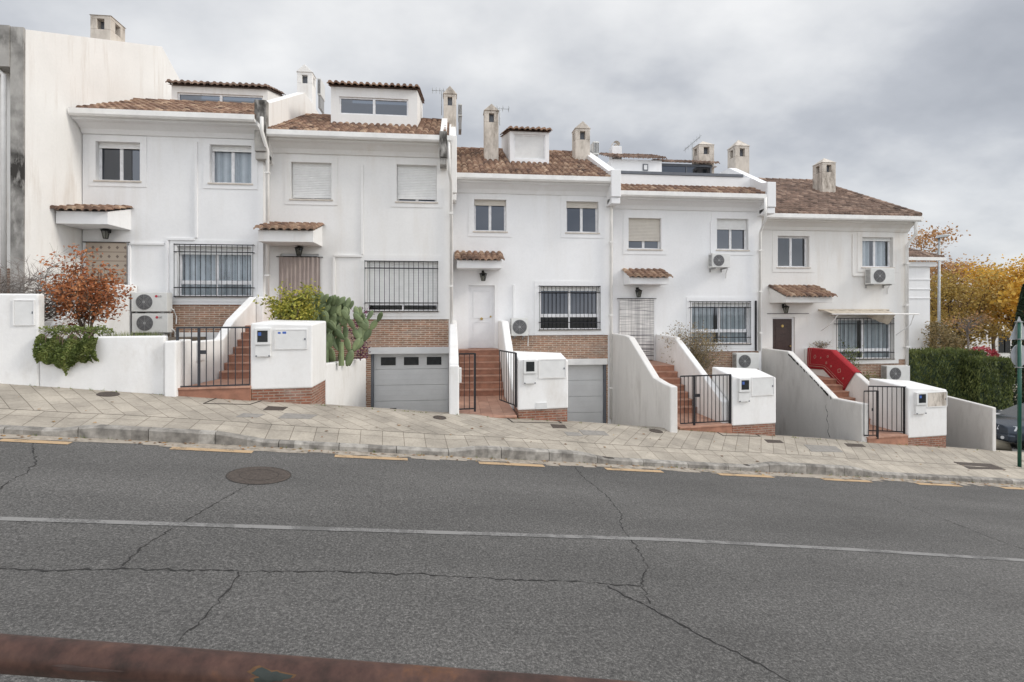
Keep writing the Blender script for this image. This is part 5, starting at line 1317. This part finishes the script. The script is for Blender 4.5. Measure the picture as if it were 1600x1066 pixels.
for dx in (.18,-.2): m.tube([(c.x+dx,c.y,zg),(c.x+dx,c.y,zg+.6)],.07,10,.06)
m.build('trunk',M['cactus'],P)
c=onq(563,520,15.8); base=(c.x,c.y,ztb-.14); P=plant('purple_creeper',base,'dark purple leaved creeper between the cactus and the brick wall','creeper')
l=MB(); z0=ztb-.1; z1=onq(563,480,15.8).z
for k in range(500): t=rng.random(); l.leaf((c.x+rng.gauss(0,.12)+.06*math.sin(t*9),c.y+rng.gauss(0,.1),z0+(z1-z0)*t),rng.uniform(.05,.08),.7)
l.build('leaves',M['lpurple'],P); m=MB(); m.tube([base,(c.x,c.y,z1-.2)],.015,5); m.build('stem',M['bark'],P)
# dry sage bush H4
c=onq(1082,560,15.9); base=(c.x,c.y,CZ-2.55); P=plant('dry_bush',base,'tall dry grey-brown bush between the stair wall and the barred window of the terrace house','bush')
m=MB(); ends=branchy(m,base,2.1,.85,.5,12,.012,4,stems=22,spread=1.0); m.build('branches',M['barkg'],P)
l=MB()
for e_ in ends:
    for k in range(4): l.leaf(e_+Vector((rng.gauss(0,.07),rng.gauss(0,.07),rng.gauss(0,.07))),rng.uniform(.04,.07),.5)
l.build('leaves',M['lsage'],P)
def leafy(name,px,py,q,Rx,Ry,H,mat,label,cat,n=900,sz=.06,base=None,bx=None):
    c=onq(px,py,q); b0=base if base is not None else c.z; P=plant(name,(c.x,c.y,b0),label,cat)
    m=MB(); ends=branchy(m,(c.x,c.y,b0),H,Rx,Ry,5,.01,2,stems=8); m.build('stems',M['bark'],P)
    l=MB(); 
    for k in range(n):
        if ends and rng.random()<.6: e_=rng.choice(ends); l.leaf(e_+Vector((rng.gauss(0,.08),rng.gauss(0,.08),rng.gauss(0,.06))),sz*rng.uniform(.7,1.3))
        else:
            a=rng.random()*6.28; r=rng.random()**.5; l.leaf((c.x+Rx*r*math.cos(a),c.y+Ry*r*math.sin(a),b0+H*rng.random()*(1-.4*r)),sz*rng.uniform(.7,1.3))
    l.build('leaves',M[mat],P)
leafy('garden_shrub',1118,625,QB+1.6,.35,.3,.9,'llime','green shrub seen through the bars of the third gate','shrub',700,base=CZ-2.9)
leafy('garden_shrub',1380,605,QB+2.4,.75,.35,.62,'llime','bright yellow-green shrub behind the rightmost gate','shrub',1100,.07,base=CZ-3.0)
leafy('climbing_plant',1325,575,QB+4.4,.38,.25,1.75,'lgreen','thin climbing plant beside the barred window of the cream end house','climber',380,.07,base=CZ-2.9)
leafy('garden_shrub',1352,578,QB+4.0,.6,.3,.75,'lgreen','dark green shrub behind the rug wall, under the barred window at the right','shrub',500,.06,base=CZ-2.95)
leafy('potted_weeds',1282,547,QB+4.6,.5,.15,.32,'lsage','small grey plants on the ledge above the red rug','plant',160,.05,base=Z_(1282,549,17.4))
# ------------------------------------------------------------------ hedge, trees, things on the right
def box_hedge(P,x0,x1,y0,y1,z0,z1,n,inner=True):
    core=MB(); core.box(x0+.12,x1-.12,y0+.12,y1-.12,z0,z1-.14); core.build('hedge_core',M['lcypress'],P)
    l=MB()
    A=[(x1-x0)*(z1-z0),(y1-y0)*(z1-z0),(y1-y0)*(z1-z0),(x1-x0)*(y1-y0)]; T=sum(A)
    for k in range(n):
        r=rng.random()*T; dpt=abs(rng.gauss(0,.06)); 
        if r<A[0]: p=(rng.uniform(x0,x1),y0+dpt,rng.uniform(z0,z1))
        elif r<A[0]+A[1]: p=(x0+dpt,rng.uniform(y0,y1),rng.uniform(z0,z1))
        elif r<A[0]+2*A[1]: p=(x1-dpt,rng.uniform(y0,y1),rng.uniform(z0,z1))
        else: p=(rng.uniform(x0,x1),rng.uniform(y0,y1),z1-dpt+rng.random()**3*.12)
        w=.04*math.sin(p[0]*5+p[2]*3)+.03*math.sin(p[0]*13+1.7*p[2])
        c=Vector(p)+Vector((0,w,w*.5)); h=rng.uniform(.08,.17); 
        t=Vector((rng.gauss(0,.35),rng.gauss(0,.35)-.25,1)).normalized(); b=t.cross(Vector((rng.gauss(0,1),rng.gauss(0,1),0))).normalized()
        l.add([c-t*h*.5,c+b*h*.16,c+t*h*.5,c-b*h*.16],[(0,1,2,3)],min(1,max(0,rng.gauss(.45+w*3,.22))))
    l.build('hedge_leaves',M['lhedge'],P)
Yh=21.0; zt=Z_(1480,550,Yh); zb=Z_(1480,650,Yh)-1.9
P=empty('hedge',(X_(1480,Yh),Yh,zb),'tall clipped dark green cypress hedge right of the last house','hedge')
box_hedge(P,X_(1424,Yh)-1.2,X_(1540,Yh),Yh,Yh+1.1,zb,zt,19000)
Yh2=20.2
P=empty('hedge',(X_(1565,Yh2),Yh2,zb),'lower end block of green hedge nearest the parked car','hedge')
box_hedge(P,X_(1532,Yh2),X_(1586,Yh2),Yh2,Yh2+1.7,Z_(1560,644,Yh2)-.1,Z_(1560,562,Yh2),9000)
m=MB(); m.box(X_(1540,Yh2),X_(1592,Yh2),Yh2-.1,Yh2-.3,Z_(1560,662,Yh2)-.4,Z_(1560,640,Yh2)+.0); tag(m.build('low_wall',M['gw'],None,.02),'low white wall under the end of the hedge behind the car','wall')
def tree(px,pbase,ptop,Y,label,mat,spreadpx,n,sz,trunk=.14,crown0=.3,name='autumn_tree',clumps=26,bark='bark',flat=1.0,ygr='trees beyond the hedge'):
    x=X_(px,Y); z0=Z_(px,pbase,Y); z1=Z_(px,ptop,Y); H=z1-z0; Rr=spreadpx*Y/F
    P=empty(name,(x,Y,z0),label,'tree',ygr)
    m=MB(); th=H*crown0*1.3; m.tube([(x,Y,z0),(x+.05,Y,z0+th*.5),(x-.05,Y+.05,z0+th)],trunk,9,trunk*.7)
    cc=Vector((x,Y,z0+H*(crown0+(1-crown0)*.5))); rz=H*(1-crown0)*.5
    cl=[]
    for k in range(clumps):
        while True:
            v=Vector((rng.uniform(-1,1),rng.uniform(-1,1),rng.uniform(-1,1)))
            if .25<v.length<1: break
        p=cc+Vector((v.x*Rr,v.y*Rr*.9,v.z*rz)); cl.append(p)
        b0=Vector((x,Y,z0+th*rng.uniform(.6,1))); mid=b0.lerp(p,.5)+Vector((rng.gauss(0,.15),rng.gauss(0,.15),rng.uniform(0,.3)))
        m.tube([b0,mid,p],trunk*.35,5,trunk*.08)
        for q in range(3): m.tube([mid.lerp(p,.4),p+Vector((rng.gauss(0,.4),rng.gauss(0,.4),rng.gauss(0,.3)))],trunk*.1,4,trunk*.04)
    m.build('trunk',M[bark],P)
    l=MB()
    for k in range(n):
        i=rng.randrange(len(cl)); p=cl[i]; s=Rr*.24
        q=p+Vector((rng.gauss(0,s),rng.gauss(0,s),rng.gauss(0,s*.62*flat)))
        l.leaf(q,sz*rng.uniform(.6,1.3),.7,r=min(1,max(0,rng.gauss(.25+.5*((i*7)%10)/10,.18))))
    l.build('crown',M[mat],P)
tree(1458,600,358,37,'brown-orange tree rising behind the rear house roof','lrust',56,6500,.20,.16,.45,clumps=20)
tree(1500,600,410,30,'olive-yellow tree behind the street lamp','lolive',56,8500,.15,.16,.28,clumps=30)
tree(1440,600,412,38,'olive-brown tree directly behind the rear house','lolive',46,4500,.2,.16,.2,clumps=18)
tree(1590,600,385,30,'bright golden-yellow tree at the right edge','lyellow',62,9500,.16,.18,.36,clumps=30)
tree(1552,600,420,36,'yellow-green tree between the lamp and the golden tree','lolive',34,3600,.18,.14,.42,clumps=16)
tree(1512,560,480,27,'small nearly bare young tree above the red bushes','lrust',30,260,.12,.06,.5,clumps=26,bark='barkg',name='young_tree')
tree(1645,620,400,26,'golden-orange tree just beyond the right edge of the view','lyellow',55,3500,.26,.2,.3,clumps=20)
Yc=24; x=X_(1600,Yc); z0=Z_(1600,640,Yc); z1=Z_(1600,445,Yc); P=empty('cypress_tree',(x,Yc,z0),'dark narrow cypress behind the round sign back at the right edge','tree')
l=MB()
for k in range(7000):
    t=rng.random(); r=.75*(1-t)**.7*min(1,t*6+.3); a=rng.random()*6.28; rr=r*rng.uniform(.75,1.05); l.leaf((x+rr*math.cos(a),Yc+rr*math.sin(a),z0+(z1-z0)*t),.14,.5)
l.build('crown',M['lcypress'],P); m=MB(); m.tube([(x,Yc,z0-.3),(x,Yc,z1-.6)],.1,8,.02); m.build('trunk',M['bark'],P)
for px,rr,lb in ((1497,.55,'crimson bush left of two behind the hedge'),(1535,.62,'round crimson bush right of two behind the hedge')):
    Yr=25; x=X_(px,Yr); z=Z_(px,562,Yr); P=empty('red_bush',(x,Yr,z-.6),lb,'bush'); l=MB()
    for k in range(1500):
        v=Vector((rng.gauss(0,1),rng.gauss(0,1),rng.gauss(0,1))).normalized()*rng.uniform(.7,1); l.leaf((x+v.x*rr*1.35,Yr+v.y*rr,z+v.z*rr*.95+.1),.12,.6)
    l.build('leaves',M['lred'],P); m=MB(); m.tube([(x,Yr,z-1.2),(x,Yr,z)],.05,6); m.build('stem',M['bark'],P)
c_x=X_(1475,24.5); P=empty('green_shrub',(c_x,24.2,CZ-4),'loose olive-green shrub at the foot of the lamp post behind the hedge','shrub'); l=MB()
for k in range(3000):
    t=rng.random(); px=1453+rng.random()*45; top_=500+abs(px-1462)*.9; zz=Z_(px,top_,24.2); zl=Z_(px,560,24.2); l.leaf((X_(px,24.2)+rng.gauss(0,.08),24.2+rng.gauss(0,.25),zl+(zz-zl)*t**.8),.13,.4)
l.build('leaves',M['lsage'],P); m=MB(); m.tube([(c_x,24.2,CZ-4),(c_x,24.2,CZ-1.5)],.04,6); m.build('stem',M['bark'],P)
# background building
P=empty('distant_building',(X_(1540,48),48,CZ-6),'low grey-white building with a flat wall seen between the autumn trees','building'); m=MB()
m.box(X_(1485,48),X_(1660,48),48,56,CZ-9,Z_(1530,512,48)); m.box(X_(1520,50),X_(1580,50),50.5,57,CZ-9,Z_(1550,488,50)); m.build('wall',M['gwg'],P)
r=MB(); xa,xb=X_(1518,50),X_(1582,50); zz=Z_(1550,488,50); r.add([(xa,50.2,zz),(xb,50.2,zz),(xb,54,zz+1.1),(xa,54,zz+1.1),(xa,57.5,zz),(xb,57.5,zz)],[(0,1,2,3),(3,2,5,4)],.4); r.build('roof',M['tiled'],P)
m=MB(); 
for px in (1565,1573): m.box(X_(px,48)-.35,X_(px,48)+.35,47.95,48.02,CZ-4.2,CZ-2.2)
m.build('doorway',M['darkglass'],P)
# street lamp
Yl=27; xb=X_(1467,Yl); zt=Z_(1475,372,Yl); zb=CZ-4.5; P=empty('street_lamp',(xb,Yl,zb),'tall grey street lamp rising behind the hedge and the rear house','street lamp')
m=MB(); m.tube([(xb,Yl,zb),(xb+.02,Yl,zt)],.10,10,.05); m.build('pole',M['steel'],P,smooth=True)
m=MB(); m.prismy([(xb-.15,zt-.02),(xb+.05,zt+.16),(xb+.5,zt+.22),(xb+.62,zt+.14),(xb+.3,zt+.02)],Yl-.14,Yl+.14); m.build('lamp_head',M['steel'],P,.03)
# sign post
base=hit(1593,729,pz); zt=onq(1593,502,sq(base.x,base.y)[1]).z; P=empty('sign_post',tuple(base),'dark green sign post with two grey sign backs at the right edge','sign post')
m=MB(); m.tube([(base.x,base.y,base.z-.1),(base.x,base.y,zt)],.044,14); m.build('post',M['greenp'],P,smooth=True)
q0=sq(base.x,base.y)[1]; yy=base.y+.07; u=Vector((CS*.93,-SN+.25,0)).normalized()
zc=onq(1593,556,q0).z; r=.30; cx=base.x+.08
n=28; m=MB(); vs=[(cx+u.x*r*math.cos(2*math.pi*k/n),yy+u.y*r*math.cos(2*math.pi*k/n),zc+r*math.sin(2*math.pi*k/n)) for k in range(n)]; vs2=[(a+.0,b_+.02,c) for a,b_,c in vs]
m.add(vs+vs2,[tuple(range(n)),tuple(range(n,2*n))[::-1]]+[(k,n+k,n+(k+1)%n,(k+1)%n) for k in range(n)]); o=m.build('round_sign',M['signb'],P)
z1=onq(1593,492,q0).z; z0=onq(1593,531,q0).z; tri=[(-.36,z0),(.36,z0),(0,z0+.62)]
m=MB(); m.add([(cx+u.x*a,yy+u.y*a,z) for a,z in tri]+[(cx+u.x*a,yy+u.y*a+.02,z) for a,z in tri],[(0,1,2),(5,4,3),(0,3,4,1),(1,4,5,2),(2,5,3,0)]); m.build('triangular_sign',M['signb'],P)
m=MB(); 
for pyy in (530,574,503): z=onq(1593,pyy,q0).z; m.box(base.x-.06,base.x+.06,base.y-.05,base.y+.08,z-.012,z+.012)
m.build('clamp',M['steel'],P)
# ------------------------------------------------------------------ parked car (nose towards the street)
M['carp']=plain('dark_blue_grey_car_paint',(.035,.045,.06),.22,.4,.1,3); M['tyre']=plain('tyre_rubber',(.02,.02,.02),.85); M['rim']=plain('wheel_alloy',(.35,.36,.37),.35,.8)
M['lens']=plain('headlight_lens',(.55,.57,.6),.12)
def car():
    cx,cy=18.72,15.9; s_,q_=sq(cx,cy); zg=CZ-G*s_-2.25; tilt=0
    P=empty('parked_car',(cx,cy,zg),'dark blue-grey car parked nose out beyond the end wall at the right edge','car')
    L=4.3; Wd=.88
    # outline (y from nose, height, halfwidth)
    st=[(0,.30,.62,.60),(.06,.24,.72,.74),(.35,.20,.80,.84),(1.0,.20,.93,.88),(1.45,.20,.99,.88),(3.4,.20,.98,.88),(4.1,.24,.95,.84),(4.3,.35,.80,.74)]
    m=MB(); rings=[]
    for y,zlo,zhi,w in st:
        rings.append([(cx-w,cy+y,zg+zlo+.10),(cx-w*1.0,cy+y,zg+(zlo+zhi)/2),(cx-w*.95,cy+y,zg+zhi-.06),(cx-w*.7,cy+y,zg+zhi),(cx,cy+y-.04,zg+zhi+.02),(cx+w*.7,cy+y,zg+zhi),(cx+w*.95,cy+y,zg+zhi-.06),(cx+w,cy+y,zg+(zlo+zhi)/2),(cx+w,cy+y,zg+zlo+.10),(cx+w*.9,cy+y,zg+zlo),(cx-w*.9,cy+y,zg+zlo)])
    n=len(rings[0]); vs=[p for r_ in rings for p in r_]; fs=[(i*n+k,i*n+(k+1)%n,(i+1)*n+(k+1)%n,(i+1)*n+k) for i in range(len(st)-1) for k in range(n)]+[tuple(range(n))[::-1],tuple(range((len(st)-1)*n,len(st)*n))]
    m.add(vs,fs); body=m.build('body',M['carp'],P,.02,True)
    g=MB(); cab=[(1.25,.97,.80),(2.0,1.42,.62),(3.3,1.42,.62),(4.0,.97,.76)]
    vs=[]
    for y,z,w in cab: vs+= [(cx-w,cy+y,zg+z),(cx+w,cy+y,zg+z)]
    vs+= [(cx-.8,cy+3.9,zg+.9),(cx+.8,cy+3.9,zg+.9),(cx-.82,cy+1.3,zg+.9),(cx+.82,cy+1.3,zg+.9)]
    g.add(vs,[(0,1,3,2),(4,5,7,6),(2,3,5,4)]); g.add(vs,[(0,2,4,6),(1,7,5,3)]); g.build('windscreen',M['darkglass'],P)
    r_=MB(); r_.box(cx-.6,cx+.6,cy+2.05,cy+3.25,zg+1.41,zg+1.46); r_.build('roof',M['carp'],P,.03)
    b=MB(); b.box(cx-.84,cx+.84,cy-.05,cy+.25,zg+.22,zg+.46); b.build('bumper',M['carp'],P,.06)
    k=MB(); k.box(cx-.38,cx+.38,cy-.045,cy+.03,zg+.50,zg+.66); k.box(cx-.5,cx+.5,cy-.06,cy,zg+.26,zg+.36); k.build('grille',M['iron'],P,.01)
    for sx in (-1,1):
        h=MB(); h.add([(cx+sx*.42,cy-.035,zg+.55),(cx+sx*.80,cy+.22,zg+.58),(cx+sx*.80,cy+.30,zg+.74),(cx+sx*.42,cy+.03,zg+.70),(cx+sx*.42,cy+.1,zg+.55),(cx+sx*.78,cy+.35,zg+.58),(cx+sx*.78,cy+.4,zg+.72),(cx+sx*.42,cy+.15,zg+.69)],[(0,1,2,3),(3,2,6,7),(0,4,5,1),(1,5,6,2),(0,3,7,4)]); h.build('headlight',M['lens'],P,.01)
        f_=MB(); f_.disc((cx+sx*.66,cy-.065,zg+.33),.055,(0,1,0),.03,14); f_.build('fog_light',M['lens'],P)
        for y in (.82,3.45):
            t=MB(); t.disc((cx+sx*.74,cy+y,zg+.31),.31,(sx,0,0),.17,24); w_=t.build('wheel',M['tyre'],P,.03); q=MB(); q.disc((cx+sx*.905,cy+y,zg+.31),.2,(sx,0,0),.012,16); q.build('rim',M['rim'],w_)
        mm=MB(); mm.box(cx+sx*.86,cx+sx*1.02,cy+1.5,cy+1.62,zg+.95,zg+1.07); mm.build('wing_mirror',M['carp'],P,.03)
    pl=MB(); pl.box(cx-.26,cx+.26,cy-.075,cy-.055,zg+.37,zg+.47); pl.build('number_plate',M['acw'],P)
car()
P=[o for o in COL.objects if o.name=='parked_car'][0]
yv=Vector((math.cos(PHI-.12),math.sin(PHI-.12),-G)).normalized(); xv=yv.cross(Vector((0,0,1))).normalized(); zv=xv.cross(yv)
P.matrix_world=Matrix.Translation((17.75,16.35,CZ-G*sq(17.75,16.35)[0]-2.25))@Matrix((xv,yv,zv)).transposed().to_4x4()
# ------------------------------------------------------------------ foreground rail and near footway
def camw(px,py,depth):
    dx,dy,dz=ray(px,py); return Vector((dx*depth,dy*depth,CZ+dz*depth))
Zr=.80
a=camw(-300,999-1,Zr); b_=camw(1900,1172,Zr)
def cy_(px): return 1021+(px)*.0755
a=camw(-500,cy_(-500),Zr); b_=camw(1900,cy_(1900),Zr)
P=empty('railing',tuple(camw(430,cy_(430),Zr)-Vector((0,0,1))),'rusty brown tubular railing crossing the bottom left corner','railing')
m=MB(); K=60; m.tube([a.lerp(b_,i/K) for i in range(K+1)],.0245,28); m.build('top_rail',M['rust'],P,smooth=True)
zf=CZ-1.62
ax=(b_-a).normalized(); e1=ax.cross(Vector((0,0,1))).normalized(); e2=e1.cross(ax)
def patch(px,rad,L,th0,th1,mat,name):
    c=camw(px,cy_(px),Zr); m=MB(); n=22; out=[]
    sg=1 if e1.dot(-c)>0 else -1
    for k in range(n):
        t=2*math.pi*k/n; w=1+.28*math.sin(3*t+1)+.15*math.sin(7*t); u=math.cos(t)*L*w; th=(th0+th1)/2+math.sin(t)*(th1-th0)/2*w; out.append(c+ax*u+(e1*sg*math.cos(th)+e2*math.sin(th))*rad)
    thm=(th0+th1)/2; mid=[]
    for k in range(n):
        t=2*math.pi*k/n; w=.5; mid.append(c+ax*math.cos(t)*L*w+(e1*sg*math.cos(thm+math.sin(t)*(th1-th0)/2*w)+e2*math.sin(thm+math.sin(t)*(th1-th0)/2*w))*(rad+.0004))
    m.add(out+mid+[c+(e1*sg*math.cos(thm)+e2*math.sin(thm))*(rad+.0004)],[(k,(k+1)%n,n+(k+1)%n,n+k) for k in range(n)]+[(n+k,n+(k+1)%n,2*n) for k in range(n)]); m.build(name,mat,P)
patch(428,.0248,.030,.10,.90,plain('orange_rust',(.10,.05,.02),.8,0,.3,60),'rust_patch')
patch(430,.0251,.025,.12,.82,plain('dark_green_old_paint',(.018,.024,.020),.6,0,.3,60),'bare_patch')
patch(150,.0248,.045,.0,.3,plain('dark_rust',(.05,.03,.025),.8,0,.3,60),'rust_patch')
for px in (430,1750):
    c=camw(px,cy_(px),Zr); q=MB(); q.tube([(c.x,c.y,zf),(c.x,c.y,c.z-.02)],.024,14); q.build('post',M['rust'],P,smooth=True)
    q=MB(); q.tube([c+Vector((0,0,-.075)),c+Vector((0,0,-.022))],.042,16,.030); q.build('weld_collar',M['iron'],P,smooth=True)
m=MB(); pts=[xy(-40,-3),xy(40,-3),xy(40,1.25),xy(-40,1.25)]; n=16
for i in range(n):
    s0=-40+80*i/n; s1=-40+80*(i+1)/n; pp=[xy(s0,-3),xy(s1,-3),xy(s1,1.2),xy(s0,1.2)]
    m.foot(pp,[CZ-G*sq(*p)[0]-HR-.3 for p in pp],[zf-.078*sq(*p)[0] for p in pp])
structure(m.build('near_footway',M['kerb']),'raised footway the railing stands on')
# ------------------------------------------------------------------ camera, light, world
cam=bpy.data.cameras.new('camera'); co=bpy.data.objects.new('camera',cam); COL.objects.link(co); sc.camera=co
cam.sensor_width=36; cam.sensor_fit='HORIZONTAL'; cam.lens=F/1600*36; cam.shift_y=-(533-485)/1600; cam.clip_end=5000; cam.clip_start=.05
co.location=(0,0,CZ); co.rotation_euler=(R(90),0,-TH)
sun=bpy.data.lights.new('sun','SUN'); so=bpy.data.objects.new('sun',sun); COL.objects.link(so)
sd_=Vector((.86,-.22,.58)).normalized(); so.rotation_euler=sd_.to_track_quat('Z','Y').to_euler(); sun.energy=1.5; sun.angle=R(14); sun.color=(1,.94,.85)
w=bpy.data.worlds.new('World'); sc.world=w; w.use_nodes=True; nt=w.node_tree; bg=nt.nodes['Background']
tc=N(nt,'ShaderNodeTexCoord'); sp=N(nt,'ShaderNodeSeparateXYZ'); nt.links.new(tc.outputs['Generated'],sp.inputs[0])
def mth(op,a,b=None,c=None):
    n=N(nt,'ShaderNodeMath',operation=op)
    for i,v in enumerate((a,b,c)):
        if v is None: continue
        if isinstance(v,(int,float)): n.inputs[i].default_value=v
        else: nt.links.new(v,n.inputs[i])
    return n.outputs[0]
def mr(v,a,b,c,d):
    n=N(nt,'ShaderNodeMapRange'); n.interpolation_type='SMOOTHSTEP'; nt.links.new(v,n.inputs[0])
    for i,k in enumerate((a,b,c,d)): n.inputs[i+1].default_value=k
    return n.outputs[0]
zz=mth('MAXIMUM',sp.outputs['Z'],0.0); dn=mth('ADD',zz,.42)
cm=N(nt,'ShaderNodeCombineXYZ'); nt.links.new(mth('DIVIDE',sp.outputs['X'],dn),cm.inputs[0]); nt.links.new(mth('DIVIDE',sp.outputs['Y'],dn),cm.inputs[1])
mp=N(nt,'ShaderNodeMapping'); nt.links.new(cm.outputs[0],mp.inputs[0]); mp.inputs['Location'].default_value=(3.1,1.7,0); mp.inputs['Scale'].default_value=(1.3,1.5,1)
f1=noise(nt,mp.outputs[0],.62,6,.5); f2=noise(nt,mp.outputs[0],1.7,7,.55)
fm=mth('ADD',mth('MULTIPLY',f1,.72),mth('MULTIPLY',f2,.28))
cl=ramp(nt,fm,[(.38,(.38,.40,.44)),(.45,(.50,.52,.56)),(.50,(.66,.675,.70)),(.58,(.86,.865,.87))])
sky=N(nt,'ShaderNodeTexSky'); sky.sky_type='NISHITA'; sky.sun_disc=False; sky.sun_elevation=math.asin(sd_.z); sky.sun_rotation=math.atan2(sd_.x,sd_.y)
sk=mix(nt,1.0,sky.outputs[0],(.08,.08,.08),'MULTIPLY')
cc=mix(nt,.90,sk,cl)
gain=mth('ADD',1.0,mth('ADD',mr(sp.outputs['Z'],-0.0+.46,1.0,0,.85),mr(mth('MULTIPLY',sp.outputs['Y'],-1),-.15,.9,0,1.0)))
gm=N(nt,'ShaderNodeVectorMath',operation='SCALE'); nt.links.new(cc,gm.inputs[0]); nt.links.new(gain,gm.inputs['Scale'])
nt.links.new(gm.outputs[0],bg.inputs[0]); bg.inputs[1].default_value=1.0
sc.view_settings.view_transform='Standard'; sc.view_settings.look='None'; sc.view_settings.gamma=1; sc.view_settings.exposure=.17
sc.cycles.max_bounces=6; sc.cycles.transparent_max_bounces=12
for o in list(bpy.data.objects):
    for k in ('_o','_m'):
        if k in o: del o[k]
